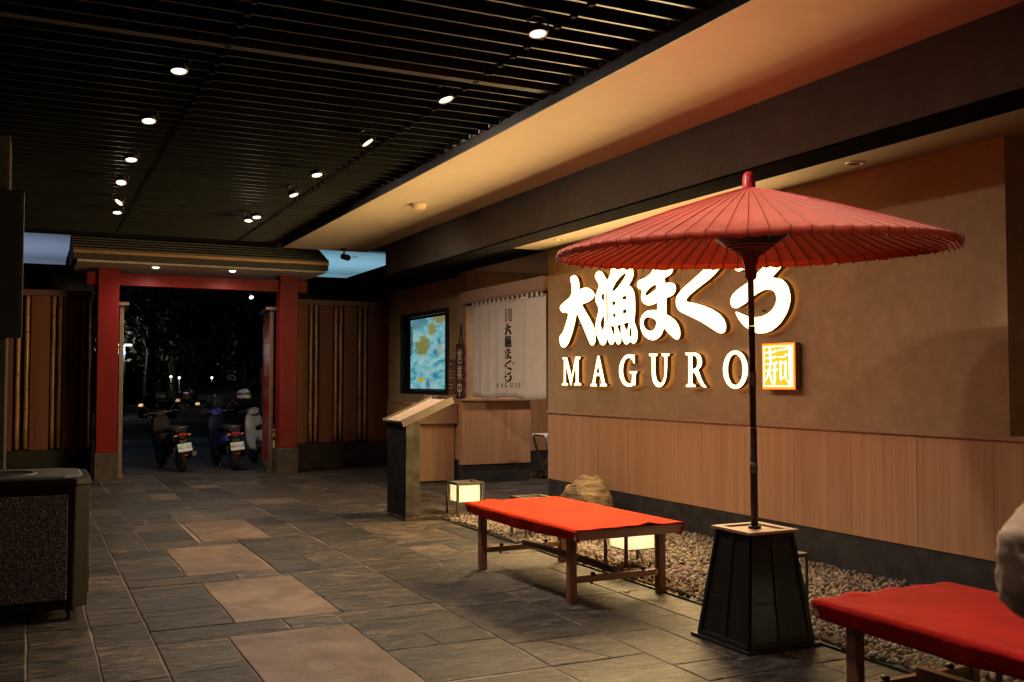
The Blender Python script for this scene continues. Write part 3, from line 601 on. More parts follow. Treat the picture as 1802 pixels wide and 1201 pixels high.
# ---------------------------------------------------------------- gravel bed
edge = MB(); edge.box(G_X0 - 0.012, G_X0 + 0.012, 0.4, G_Y1 + 0.012, -0.03, 0.012); edge.box(G_X0 + 0.012, XW, G_Y1 - 0.012, G_Y1 + 0.012, -0.03, 0.011)
tag(structure(edge.build('gravel_edging', 'black_metal')))
def gravel():
    ico_v = []; ph = (1 + 5 ** 0.5) / 2
    for a, b in ((1, ph), (-1, ph), (1, -ph), (-1, -ph)):
        ico_v += [(a, b, 0), (0, a, b), (b, 0, a)]
    V = np.array(ico_v) / math.hypot(1, ph)
    bm = bmesh.new()
    for p in V: bm.verts.new(p)
    bmesh.ops.convex_hull(bm, input=bm.verts); bm.verts.index_update()
    Fc = np.array([[v.index for v in f.verts] for f in bm.faces]); V = np.array([v.co[:] for v in bm.verts]); bm.free()
    pos = []
    for (y0, y1, s) in ((1.6, 6.2, 0.031), (6.2, 9.98, 0.034)):
        xs = np.arange(G_X0 + 0.02, XW - 0.02, s); ys = np.arange(y0, y1, s)
        X, Y = np.meshgrid(xs, ys); n = X.size
        P = np.stack([X.ravel(), Y.ravel(), np.zeros(n)], 1); P[:, :2] += RNG.uniform(-0.6, 0.6, (n, 2)) * s
        P[:, 2] = 0.012 + RNG.uniform(0, 0.014, n)
        pos.append(np.column_stack([P, np.full(n, s)]))
    P = np.vstack(pos); n = len(P)
    # a few mounds so the surface is not level
    P[:, 2] += 0.012 * np.sin(P[:, 0] * 5.1 + 1.3 * np.sin(P[:, 1] * 2.3)) * np.sin(P[:, 1] * 3.7) + 0.010 * (P[:, 0] - G_X0) / 1.6
    P[:, 0] = np.clip(P[:, 0], G_X0 + 0.022, XW - 0.02)
    q = RNG.normal(size=(n, 4)); q /= np.linalg.norm(q, axis=1)[:, None]
    w, x, y, z = q.T
    Rm = np.stack([1 - 2 * (y * y + z * z), 2 * (x * y - z * w), 2 * (x * z + y * w), 2 * (x * y + z * w), 1 - 2 * (x * x + z * z), 2 * (y * z - x * w),
                   2 * (x * z - y * w), 2 * (y * z + x * w), 1 - 2 * (x * x + y * y)], 1).reshape(n, 3, 3)
    S = RNG.uniform(0.34, 0.68, (n, 1)) ** 0.9 * np.where(RNG.random((n, 1)) < 0.12, 1.75, 1.12) * np.column_stack([RNG.uniform(0.8, 1.25, n), RNG.uniform(0.6, 0.9, n), RNG.uniform(0.45, 0.7, n)]) * P[:, 3:4]
    B = V[None] * (1 + RNG.uniform(-0.16, 0.16, (n, len(V), 1))) * S[:, None, :]
    W = np.einsum('nij,nkj->nki', Rm, B) + P[:, None, :3]
    nv, nf = len(V), len(Fc)
    me = bpy.data.meshes.new('gravel')
    me.vertices.add(n * nv); me.vertices.foreach_set('co', W.astype(np.float32).ravel())
    idx = (Fc[None] + (np.arange(n) * nv)[:, None, None]).astype(np.int32)
    me.loops.add(n * nf * 3); me.loops.foreach_set('vertex_index', idx.ravel())
    me.polygons.add(n * nf); me.polygons.foreach_set('loop_start', np.arange(0, n * nf * 3, 3, dtype=np.int32))
    me.polygons.foreach_set('use_smooth', np.ones(n * nf, dtype=bool))
    me.update(calc_edges=True); me.materials.append(MAT['pebble'])
    o = bpy.data.objects.new('gravel', me); COL.objects.link(o)
    tag(o, 'bed of pale brown pebbles along the foot of the sign wall', 'gravel', kind='stuff')
    b = MB().box(G_X0 + 0.013, XW, 0.4, G_Y1 - 0.013, -0.03, 0.004).build('gravel_bed', 'pebble'); structure(b)
gravel()

# ---------------------------------------------------------------- slatted ceiling
SL_Z = 3.46; SL_END = 14.6
ceil = MB().box(-6, 4.7, -3, SL_END, 4.15, 4.3).build('ceiling', 'void'); structure(ceil)
sl = MB((0, 0, 0)); sl.box(-6.0, 3.27, -0.0105, 0.0105, 0, 0.13); sl_me = sl.mesh('slat', 'slat')
sb = MB((0, 0, 0)); sb.box(-6.0, 3.27, -0.036, 0.036, -0.008, 0.16); sb_me = sb.mesh('joist', 'slat_beam')
cl = MB((0, 0, 0)); cl.box(-0.016, 0.016, -0.018, 0.018, -0.012, 0.05); cl_me = cl.mesh('hanger_clip', 'void')
rl = MB((0, 0, 0)); rl.box(-0.012, 0.012, -1.0, SL_END - 0.1, 0.131, 0.17); rl_me = rl.mesh('runner', 'void')
y = 6.03 - 0.19 * 34
rs = random.Random(9)
while y < SL_END - 0.1:
    if abs(y - 6.03) < 0.05: share('joist', sb_me, ceil, (0, y, SL_Z))
    else: share('slat', sl_me, ceil, (0, y + rs.uniform(-0.004, 0.004), SL_Z + rs.uniform(-0.003, 0.003)), (0, R(rs.uniform(-0.06, 0.06)), 0))
    if y > 2.6:
        for x in (1.045, 2.665): share('hanger_clip', cl_me, ceil, (x, y, SL_Z))
    y += 0.19
for x in (-2.2, -0.6, 1.045, 2.665): share('runner', rl_me, ceil, (x, 0, SL_Z))
MB().box(-6, 3.27, SL_END, SL_END + 0.12, 3.44, 4.15).build('end_beam', 'void', ceil)

# lowered plaster soffit beside the slats, the beam below it and the ceiling strip over the sign
so = MB(); so.box(3.29, 4.54, -3, 14.35, 3.39, 3.50); so.box(3.29, 3.36, -3, 14.35, 3.50, 4.15)
so = structure(so.build('soffit', 'soffit'))
fz = MB().box(3.275, 3.288, -3, 14.35, 3.388, 3.475).build('fascia', 'roof_dark', so)
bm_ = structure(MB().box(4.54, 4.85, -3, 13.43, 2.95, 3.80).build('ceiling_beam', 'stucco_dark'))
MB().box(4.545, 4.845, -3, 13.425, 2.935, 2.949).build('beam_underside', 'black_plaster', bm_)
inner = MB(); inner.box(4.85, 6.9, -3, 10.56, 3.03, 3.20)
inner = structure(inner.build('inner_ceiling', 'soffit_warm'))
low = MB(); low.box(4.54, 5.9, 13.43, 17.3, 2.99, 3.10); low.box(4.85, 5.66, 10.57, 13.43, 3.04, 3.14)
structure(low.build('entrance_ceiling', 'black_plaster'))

# ---------------------------------------------------------------- sign wall
t = thing('sign_wall', 'long brown plaster wall carrying the lit sign, oak panels below', 'wall', (XW, 7.4, 0))
o3 = t.location
MB(o3).box(XW, XW + 0.6, 4.32, 10.56, 1.1035, 3.03).build('plaster', 'stucco', t)
MB(o3).box(XW + 0.02, XW + 0.6, -2.0, 10.56, -0.02, 1.07).build('core', 'skirting', t)
ys = [10.56] + [4.44 + 0.62 * k for k in range(9, -6, -1)]
for a, b in zip(ys[1:], ys[:-1]):
    cy = (a + b) / 2
    mb = MB((XW, cy, 0)); mb.box(XW - 0.006, XW + 0.019, a + 0.0012, b - 0.0012, 0.295, 1.072)
    mb.build('panel', 'wood_wall', t, 0.0015, loc=Vector((XW, cy, 0)) - o3)
MB(o3).box(XW - 0.028, XW + 0.62, -2.0, 10.562, 1.0735, 1.103).build('rail', 'wood_rail', t, 0.004)
MB(o3).box(XW + 0.004, XW + 0.0195, -2.0, 10.563, -0.02, 0.2935).build('skirting', 'skirting', t)
t = thing('return_wall', 'dark plaster wall at the far right, set back behind the oak ledge', 'wall', (6.3, 2.6, 0))
MB(t.location).box(6.23, 6.5, -2.0, 4.31, 1.11, 3.03).build('plaster', 'stucco', t)

# ---------------------------------------------------------------- television wall and entrance
t = thing('television_wall', 'brown plaster wall with the recessed television, oak panels below', 'wall', (XT, 14.9, 0))
o3 = t.location
TV = (13.80, 15.88, 1.27, 2.545)
w = MB(o3); w.box(XT, XT + 0.3, 13.15, TV[0], 1.1125, 3.05); w.box(XT, XT + 0.3, TV[1], 17.3, 1.1125, 3.05)
w.box(XT, XT + 0.3, TV[0], TV[1], TV[3], 3.05); w.box(XT, XT + 0.3, TV[0], TV[1], 1.1125, TV[2])
w.build('plaster', 'stucco', t)
for a, b in ((13.18, 14.2), (14.2, 15.2), (15.2, 16.0), (16.0, 16.62)):
    cy = (a + b) / 2
    MB((XT, cy, 0)).box(XT - 0.012, XT + 0.28, a + 0.0015, b - 0.0015, 0.32, 1.08).build('panel', 'wood_wall', t, loc=Vector((XT, cy, 0)) - o3)
MB(o3).box(XT - 0.025, XT + 0.28, 13.17, 16.62, 1.0815, 1.112).build('rail', 'wood_rail', t, 0.004)
MB(o3).box(XT, XT + 0.28, 13.19, 16.62, -0.02, 0.319).build('skirting', 'skirting', t)

t = thing('entrance_wall', 'short plaster wall inside the entrance behind the hanging curtain', 'wall', (6.1, 13.3, 0))
o3 = t.location
MB(o3).box(XT + 0.302, 6.62, 13.15, 13.4, 1.21, 3.05).build('plaster', 'stucco', t)
for a, b in ((XT - 0.10, 6.05), (6.05, 6.64)):
    cx = (a + b) / 2
    MB((cx, 13.05, 0)).box(a + 0.001, b - 0.001, 13.03, 13.16, 0.27, 1.17).build('panel', 'wood_wall', t, 0.003, loc=Vector((cx, 13.05, 0)) - o3)
MB(o3).box(XT - 0.12, 6.66, 13.0, 13.17, 1.172, 1.205).build('counter_ledge', 'wood_rail', t, 0.004)
MB(o3).box(XT - 0.09, 6.63, 13.045, 13.16, -0.02, 0.269).build('skirting', 'skirting', t)
hatch = MB(o3); hatch.box(6.28, 6.47, 13.024, 13.03, 0.30, 0.62); hatch.build('access_hatch', 'wood_wall', t, 0.002)

t = thing('entrance_back_wall', 'oak lined wall deep inside the entrance behind the white chair', 'wall', (7.4, 15.2, 0))
o3 = t.location
for i in range(4):
    x = 6.3 + 0.6 * i
    MB((x, 15.2, 0)).box(x + 0.002, x + 0.598, 15.1, 15.3, 0.28, 1.15).build('panel', 'wood_wall', t, 0.003, loc=Vector((x, 15.2, 0)) - o3)
MB(o3).box(6.2, 8.8, 15.12, 15.3, 1.152, 3.04).build('plaster', 'stucco', t)
MB(o3).box(6.2, 8.8, 15.12, 15.3, -0.02, 0.279).build('skirting', 'skirting', t)
MB(o3).box(7.15, 7.24, 15.0, 15.1, 0, 1.6).build('door_post', 'wood_wall', t, 0.003)
MB(o3).box(8.8, 9.0, 10.0, 15.3, -0.02, 3.04).build('side_wall', 'stucco', t)
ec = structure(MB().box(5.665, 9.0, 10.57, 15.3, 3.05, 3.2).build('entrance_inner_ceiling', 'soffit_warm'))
t = thing('entrance_header', 'pale oak beam above the white curtain', 'beam', (5.6, 11.8, 2.57))
MB(t.location).box(5.56, 5.65, 10.565, 13.148, 2.57, 2.725).build('beam', 'wood_beam', t, 0.004)
MB(t.location).box(5.575, 5.652, 10.565, 13.148, 2.548, 2.569).build('drip_strip', 'wood_rail', t)

# ---------------------------------------------------------------- bamboo fences
def bamboo_mesh(z0, z1, r, seed):
    rs = random.Random(seed); mb = MB((0, 0, 0)); z = z0; path = []; rad = []; nodes = []
    while z < z1:
        path.append((rs.uniform(-0.004, 0.004), rs.uniform(-0.004, 0.004), z)); rad.append(r * rs.uniform(0.92, 1.05)); z += 0.30 * rs.uniform(0.8, 1.2)
        if z < z1 - 0.05: nodes.append(z)
    path.append((0, 0, z1)); rad.append(r * 0.92)
    mb.tube(path, rad, 10)
    return mb.mesh('bamboo_pole', 'bamboo'), nodes
NODE = MB((0, 0, 0)).lathe([(0.031, -0.012), (0.039, -0.003), (0.039, 0.003), (0.031, 0.012)], n=10).mesh('node_ring', 'bamboo_node')
BAM = [bamboo_mesh(0.44, 2.745, 0.034, s) for s in range(4)]
def fence(label, x0, x1, canes, slots):
    t = thing('bamboo_fence', label, 'fence', ((x0 + x1) / 2, 16.6, 0)); o3 = t.location
    MB(o3).box(x0, x1, 16.68, 16.78, 0.42, 2.80).build('backing', 'fence_void', t)
    edges = [x0] + [e for s_ in slots for e in s_] + [x1]
    for a, b in zip(edges[0::2], edges[1::2]):
        n = max(1, round((b - a) / 0.3)); wd = (b - a) / n
        for i in range(n):
            cx = a + wd * (i + 0.5)
            MB((cx, 16.6, 0)).box(cx - wd / 2 + 0.002, cx + wd / 2 - 0.002, 16.60, 16.679, 0.424, 2.743).build('board', 'fence_board', t, 0.004, loc=Vector((cx, 16.6, 0)) - o3)
    for i, x in enumerate(canes):
        p = share('bamboo_pole', BAM[i % 4][0], t, Vector((x, 16.635, 0)) - o3, (0, 0, i * 1.7))
        for z in BAM[i % 4][1]: share('node_ring', NODE, p, (0, 0, z))
    MB(o3).box(x0, x1, 16.57, 16.79, 2.745, 2.84).build('top_rail', 'fence_trim', t, 0.006)
    MB(o3).box(x0, x1, 16.55, 16.80, -0.04, 0.42).build('plinth', 'plinth', t, 0.01)
fence('brown bamboo fence between the red gate and the television wall', 3.99, 5.655,
      (4.30, 4.39, 4.73, 4.82, 5.155, 5.25), ((4.25, 4.44), (4.68, 4.87), (5.105, 5.30)))
fence('brown bamboo fence left of the red gate beside the grey column', -3.4, 0.88,
      (-2.8, -2.7, -2.0, -1.9, -1.28, -1.19, -0.62, -0.53, -0.13, -0.015, 0.345, 0.435, 0.757, 0.845),
      ((-2.85, -2.65), (-2.05, -1.85), (-1.33, -1.14), (-0.67, -0.48), (-0.19, 0.035), (0.30, 0.48), (0.71, 0.875)))

# dark building walls behind the fences
for x0, x1, lab in ((-6.0, 0.95, 'dark weathered wall rising behind the bamboo fence left of the gate'), (3.95, 8.5, 'dark streaked wall rising behind the bamboo fence right of the gate')):
    t = thing('rear_wall', lab, 'wall', ((x0 + x1) / 2, 17.5, 0))
    MB(t.location).box(x0, x1, 17.45, 17.65, -0.05, 3.26).build('render_coat', 'night_wall', t)
    MB(t.location).box(x0 - 0.02, x1 + 0.02, 17.42, 17.68, 3.262, 3.32).build('coping', 'night_wall', t, 0.01)

# neighbouring canopies, white undersides lit from below by added, unseen lamps
def canopy(lab, x0, x1, lamp_x, power, color, posts):
    t = thing('neighbour_canopy', lab, 'canopy', ((x0 + x1) / 2, 22.4, 4.2)); o3 = t.location
    n = max(2, int((x1 - x0) / 1.6)); wd = (x1 - x0) / n
    for i in range(n):
        for (ya, yb) in ((20.35, 21.9), (21.9, 23.4), (23.4, 24.7)):
            cx, cy = x0 + wd * (i + 0.5), (ya + yb) / 2
            MB((cx, cy, 4.2)).box(cx - wd / 2 + 0.003, cx + wd / 2 - 0.003, ya + 0.003, yb - 0.003, 4.20, 4.22).build('ceiling_panel', 'canopy_white', t, loc=Vector((cx, cy, 4.2)) - o3)
    MB(o3).box(x0, x1, 20.3, 24.8, 4.221, 4.5).build('slab', 'canopy_white', t)
    MB(o3).box(x0, x1, 24.71, 24.8, 4.02, 4.2205).build('back_upstand', 'canopy_white', t)
    for x in posts: MB(o3).box(x - 0.1, x + 0.1, 24.2, 24.4, -0.05, 4.198).build('post', 'concrete', t)
    ring = MB(o3).lathe([(0.085, 4.199), (0.11, 4.192), (0.13, 4.199)], (lamp_x, 21.2, 0), 24); ring.build('downlight_ring', 'steel', t)
    MB(o3).box(lamp_x - 1.2, lamp_x + 1.2, 22.4, 22.6, 2.3, 2.36).build('unseen_fill_tray', 'steel', t)
    l = bpy.data.lights.new('unseen_fill_lamp', 'AREA'); l.shape = 'RECTANGLE'; l.size = 4.0; l.size_y = 3.0; l.energy = power; l.color = color
    o = bpy.data.objects.new('unseen_fill_lamp', l); COL.objects.link(o); o.parent = t; o.location = Vector((lamp_x, 22.5, 2.4)) - o3; o.rotation_euler = (math.pi, 0, 0)
canopy('pale grey canopy underside showing above the fence left of the gate', -6.0, 0.74, -0.6, P_CANOPY_A, (0.55, 0.68, 1.0), (-5.0, -2.6))
canopy('bright blue-white canopy underside showing above the fence right of the gate', 4.3, 10.5, 6.4, P_CANOPY_B, (0.40, 0.80, 1.0), (8.6, 10.1))

# ---------------------------------------------------------------- red gate
gt = thing('red_gate', 'red timber gate with dark tiled roof and open red doors', 'gate', (2.4, 15.95, 0)); go = gt.location
for x in (1.06, 3.735):
    MB(go).box(x - 0.145, x + 0.145, 15.80, 16.09, 0.40, 3.13).build('post', 'red_paint', gt, 0.008)
    MB(go).box(x - 0.165, x + 0.165, 15.78, 16.11, -0.02, 0.398).build('post_foot', 'pillar_stone', gt, 0.012)
MB(go).box(0.76, 4.04, 15.86, 16.03, 2.885, 3.068).build('lintel', 'red_paint', gt, 0.006)
MB(go).box(0.60, 4.14, 15.12, 16.85, 3.135, 3.165).build('soffit_board', 'gate_soffit', gt)
# roof: front slope of long sheets stepping up to the ridge, back slope behind
roof = MB(go); roof.prism([(15.06, 3.17), (15.06, 3.29), (15.95, 3.66), (16.9, 3.29), (16.9, 3.17)], 'x', 0.55, 4.16)
roof = roof.build('roof', 'roof_dark', gt)
for i in range(7):
    f0, f1 = i / 7, (i + 1) / 7 + 0.02
    ya, yb = 15.04 + 0.90 * f0, 15.04 + 0.90 * f1; za, zb = 3.292 + 0.374 * f0, 3.292 + 0.374 * f1
    MB(go).prism([(ya, za), (ya, za + 0.030), (yb, zb + 0.014), (yb, zb)], 'x', 0.54, 4.165).build('roof_sheet', 'roof_board', roof)
    ya2, yb2 = 16.92 - 0.93 * f0, 16.92 - 0.93 * f1
    MB(go).prism([(ya2, za), (ya2, za + 0.030), (yb2, zb + 0.014), (yb2, zb)], 'x', 0.54, 4.165).build('roof_sheet', 'roof_board', roof)
MB(go).tube([(0.52, 15.975, 3.70), (4.18, 15.975, 3.70)], 0.045, 12).build('ridge_cap', 'roof_board', roof)
MB(go).box(0.54, 4.165, 15.03, 15.052, 3.245, 3.29).build('gold_edge', 'brass', roof, 0.003)
MB(go).box(0.55, 4.16, 15.053, 15.075, 3.165, 3.243).build('eave_board', 'roof_dark', roof)
for x, yy in ((1.66, 15.33), (2.76, 15.33)):
    MB(go).lathe([(0.0, 3.098), (0.03, 3.102), (0.048, 3.115), (0.055, 3.128)], (x, yy, 0), 20).build('lamp_lens', 'lamp_disc', gt)
    MB(go).lathe([(0.056, 3.133), (0.057, 3.122), (0.070, 3.126), (0.072, 3.1345)], (x, yy, 0), 20).build('lamp_trim', 'trim_ring', gt)
    spot('gate_lamp', gt, Vector((x, yy, 3.092)) - go, P_GATE, 176, 1.0, 0.04, (1.0, 0.80, 0.62))
MB(go).tube([(3.15, 15.93, 2.884), (3.15, 15.93, 2.84)], 0.012, 8).build('spot_stem', 'black_metal', gt)
MB(go).tube([(3.15, 15.935, 2.85), (3.15, 15.90, 2.815), (3.15, 15.862, 2.777)], [0.02, 0.034, 0.036], 16).build('spot_body', 'black_metal', gt)
MB(go).tube([(3.15, 15.861, 2.776), (3.15, 15.856, 2.771)], [0.034, 0.030], 16).build('spot_lens', 'lamp_disc', gt)
spot('gate_spot', gt, Vector((3.15, 15.845, 2.758)) - go, P_GATE_SPOT, 150, 1.0, 0.02, (1.0, 0.80, 0.60), (R(-40), 0, 0))
MB(go).tube([(3.62, 16.12, 2.60), (3.60, 16.12, 2.72), (3.57, 16.12, 2.78), (3.585, 16.12, 2.84)], 0.008, 6).build('loose_cable', 'black_metal', gt)
# door leaves swung outwards
def leaf(hx, ang, sgn):
    d = bpy.data.objects.new('door', None); COL.objects.link(d); d.parent = gt
    d.location = Vector((hx, 16.10, 0)) - go; d.rotation_euler = (0, 0, ang)
    L, H0, H1 = 1.18, 0.06, 2.60
    fr = MB(); fr.box(-0.03, 0.03, 0, 0.075, H0, H1); fr.box(-0.03, 0.03, L - 0.075, L, H0, H1); fr.box(-0.03, 0.03, 0.0755, L - 0.0755, H0, H0 + 0.09); fr.box(-0.03, 0.03, 0.0755, L - 0.0755, H1 - 0.07, H1)
    fr.build('door_frame', 'door_frame', d, 0.004)
    for i in range(11):
        z0 = H0 + 0.092 + i * (H1 - H0 - 0.165) / 11; z1 = z0 + (H1 - H0 - 0.165) / 11 - 0.006
        MB().box(-0.018, 0.018, 0.076, L - 0.076, z0, z1).build('board', 'red_door', d, 0.003)
    MB().box(-0.10, 0.10, -0.06, L + 0.02, H1 + 0.002, H1 + 0.05).build('cap', 'door_frame', d, 0.004)
    MB().box(-0.034, -0.030, 0.6, 0.66, 1.55, 1.72).build('notice', 'paper', d)
    h = MB(); h.tube([(-0.03, L - 0.18, 0.9), (-0.07, L - 0.18, 0.92), (-0.07, L - 0.18, 1.68), (-0.03, L - 0.18, 1.7)], 0.012, 8); h.build('pull_handle', 'black_metal', d)
    MB().box(-0.05, 0.05, 0.0, 0.10, -0.03, H0 - 0.002).build('floor_pivot', 'door_frame', d)
leaf(1.27, R(-4), 1)
leaf(3.53, R(-6.5), -1)

# ---------------------------------------------------------------- left column with its black panel
t = thing('column', 'rough grey stucco column at the left edge', 'column', (-0.55, 9.35, 0))
MB(t.location).box(-0.95, -0.155, 9.02, 9.75, -0.02, 3.46).build('shaft', 'column', t, 0.01)
t = thing('display_panel', 'flat black display panel hung on the grey stucco column', 'display', (-0.45, 8.95, 1.8))
MB(t.location).box(-0.90, -0.045, 8.90, 9.0, 1.80, 2.99).build('casing', 'black_metal', t, 0.006)
MB(t.location).box(-0.87, -0.075, 8.893, 8.8985, 1.83, 2.96).build('glass', 'glass_dark', t)
MB(t.location).box(-0.6, -0.3, 9.0005, 9.0195, 2.2, 2.6).build('wall_bracket', 'black_metal', t)

# ---------------------------------------------------------------- lamps on the ceiling
lm = {}
h = MB(); h.lathe([(0.0, 0.06), (0.04, 0.06), (0.062, 0.042), (0.066, 0.004), (0.064, 0.0), (0.060, 0.001)], n=24); lm['housing'] = h.mesh('housing', 'black_metal')
h = MB(); h.lathe([(0.064, 0.0), (0.061, -0.004), (0.054, -0.0015), (0.052, 0.002)], n=24); lm['reflector'] = h.mesh('reflector', 'lamp_rim')
h = MB(); h.lathe([(0.0, -0.003), (0.03, -0.002), (0.052, 0.001)], n=24); lm['lens'] = h.mesh('lens', 'lamp_disc')
h = MB(); h.tube([(0.072, 0, 0.03), (0.075, 0, 0.09), (0.03, 0, 0.12), (0, 0, 0.122)], 0.007, 6); h.tube([(-0.072, 0, 0.03), (-0.075, 0, 0.09), (-0.03, 0, 0.12), (0, 0, 0.122)], 0.007, 6); lm['bracket'] = h.mesh('bracket', 'black_metal')
LAMPS = [(0.813, 6.405, 4, 0, 'nearest lamp of the left row on the slatted ceiling'), (0.774, 7.744, 0, 0, 'second lamp from the front in the left ceiling row'),
         (0.779, 9.178, 0, 0, 'third lamp from the front in the left ceiling row'), (0.784, 10.277, -8, 4, 'fourth lamp from the front in the left ceiling row'),
         (0.851, 11.424, 0, 38, 'tilted narrow lamp near the far end of the left ceiling row'), (0.889, 12.141, 0, 0, 'last lamp of the left ceiling row, above the gate roof'),
         (2.514, 4.837, 3, 0, 'nearest lamp of the right row, beside the orange soffit'), (2.543, 6.262, 0, -14, 'tilted second lamp of the right row beside the soffit'),
         (2.438, 7.677, 0, -32, 'sharply tilted third lamp of the right row beside the soffit'), (2.400, 9.101, 0, -6, 'fourth lamp of the right row beside the soffit'),
         (2.447, 10.191, 0, -16, 'fifth lamp of the right row beside the soffit'), (2.352, 12.065, 0, 4, 'far end lamp of the right row, the left of two close together'),
         (2.390, 11.768, 0, 0, 'far end lamp of the right row, the right of two close together'),
         (0.800, 4.900, 0, 0, 'lamp of the left row just above the top of the photo'), (0.803, 3.442, 0, 0, 'lamp of the left row well above the top of the photo'), (2.486, 3.394, 0, 0, 'lamp of the right row just above the top of the photo'),
         (2.486, 1.912, 0, 0, 'lamp of the right row overhead of the crimson bench'), (0.803, 1.912, 0, 0, 'lamp of the left row overhead near the camera'),
         (2.486, 0.478, 0, 0, 'lamp of the right row behind the camera'), (0.803, 0.478, 0, 0, 'lamp of the left row behind the camera')]
for x, yy, rx, ry, lab in LAMPS:
    t = thing('ceiling_spotlight', 'round black ' + lab, 'ceiling lamp', (x, yy, 3.378), 0, 'spotlights under the slatted ceiling'); t.scale = (0.84, 0.84, 0.84)
    hd = share('housing', lm['housing'], t, (0, 0, 0.0), (R(rx - 13), R(ry), 0))
    share('reflector', lm['reflector'], hd); share('lens', lm['lens'], hd)
    share('bracket', lm['bracket'], t, (0, 0, 0))
    pw = (P_LEFT if x < 2 else P_RIGHT) if yy < 10 else (P_FAR_LEFT if x < 2 else P_FAR)
    if x > 2 and 4 < yy < 5.5: pw = P_FIRST
    if x > 2 and yy < 1: pw = P_BACK
    spot('bulb', hd, (0, 0, -0.008), pw, 174, 1.0, 0.045)
    if x > 2 and 4 < yy < 5.5: spot('beam', t, (0.02, 0, -0.03), P_UMB_FILL, 56, 0.8, 0.02, WARM, tuple(Vector((0.93, -0.60, -0.95)).to_track_quat('-Z', 'Y').to_euler()))  # added light aimed sideways at the umbrella, off the head's own axis
    if x > 2 and 10 < yy < 11: spot('beam', hd, (0, 0, -0.010), P_DOOR_FILL, 80, 1.0, 0.03, WARM, (R(34), R(-40), 0))  # added light to brighten the curtain, turned further than the head
    if x > 2 and 6 < yy < 7: spot('beam', hd, (0, 0, -0.010), P_KEY, 90, 1.0, 0.06)

# detector and recessed lamps of the soffits
t = thing('smoke_detector', 'round cream smoke detector on the plaster soffit', 'detector', (3.82, 10.19, 3.39))
MB(t.location).lathe([(0.0, 3.335), (0.06, 3.336), (0.075, 3.345), (0.078, 3.36), (0.082, 3.362), (0.084, 3.3895)], (3.82, 10.19, 0), 28).build('cover', 'detector', t)
MB(t.location).lathe([(0.086, 3.389), (0.10, 3.380), (0.10, 3.389)], (3.82, 10.19, 0), 28).build('base_ring', 'detector', t)
for x, yy, z, lab in ((5.35, 5.33, 3.03, 'unlit recessed lamp in the ceiling strip right of the umbrella'), (5.28, 9.64, 3.03, 'unlit recessed lamp in the ceiling strip left of the umbrella')):
    t = thing('recessed_downlight', lab, 'ceiling lamp', (x, yy, z), 0, 'recessed lamps over the sign wall')
    MB(t.location).lathe([(0.045, z - 0.001), (0.05, z - 0.010), (0.068, z - 0.006), (0.072, z - 0.0005)], (x, yy, 0), 24).build('trim', 'trim_ring', t)
    MB(t.location).lathe([(0.0, z - 0.003), (0.045, z - 0.003)], (x, yy, 0), 24).build('lens', 'glass_dark', t)
t = thing('recessed_downlight', 'lit recessed lamp inside the entrance above the curtain', 'ceiling lamp', (6.95, 12.6, 3.05), 0, 'recessed lamps of the entrance')
MB(t.location).lathe([(0.055, 3.048), (0.06, 3.04), (0.08, 3.044), (0.082, 3.0495)], (6.95, 12.6, 0), 24).build('trim', 'trim_ring', t)
MB(t.location).lathe([(0.0, 3.045), (0.055, 3.045)], (6.95, 12.6, 0), 24).build('lens', 'lamp_disc', t)
spot('entrance_lamp', t, (0, 0, -0.012), P_INSIDE, 160, 1.0, 0.05, (1.0, 0.78, 0.62))
# camera hung at the end of the soffit
t = thing('security_camera', 'small black security camera hanging below the soffit end', 'camera', (4.13, 14.1, 3.39))
MB(t.location).lathe([(0.05, 3.389), (0.05, 3.372), (0.012, 3.366), (0.012, 3.30)], (4.13, 14.1, 0), 16).build('mount', 'black_metal', t)
MB(t.location).tube([(4.10, 14.13, 3.285), (4.11, 14.12, 3.282), (4.17, 14.03, 3.25), (4.173, 14.025, 3.248)], [0.03, 0.042, 0.045, 0.038], 14).build('camera_body', 'black_metal', t)
MB(t.location).tube([(4.174, 14.024, 3.248), (4.182, 14.01, 3.243)], 0.03, 14).build('lens', 'glass_dark', t)

# ================================================================= SIGNS
def glyph_loops(key): return [[tuple(float(c) / 1000 for c in p.split(',')) for p in L.split(' ')] for L in GLYPHS[key].split('|')]
def glyph_mesh(loops, depth, name):
    """fill a set of closed outlines (holes included), extruded by depth; front is +z"""
    cu = bpy.data.curves.new(name, 'CURVE'); cu.dimensions = '2D'; cu.fill_mode = 'BOTH'; cu.extrude = depth / 2
    for L in loops:
        sp = cu.splines.new('POLY'); sp.points.add(len(L) - 1); sp.use_cyclic_u = True
        for p, q in zip(sp.points, L): p.co = (q[0], q[1], 0, 1)
    o = bpy.data.objects.new(name, cu); COL.objects.link(o)
    dg = bpy.context.evaluated_depsgraph_get(); me = bpy.data.meshes.new_from_object(o.evaluated_get(dg))
    bpy.data.objects.remove(o); me.name = name
    me.polygons.foreach_set('use_smooth', [False] * len(me.polygons))
    return me
FACE_X = Matrix(((0, 0, -1, 0), (-1, 0, 0, 0), (0, 1, 0, 0), (0, 0, 0, 1)))   # local x,y,z -> world -Y, Z, -X
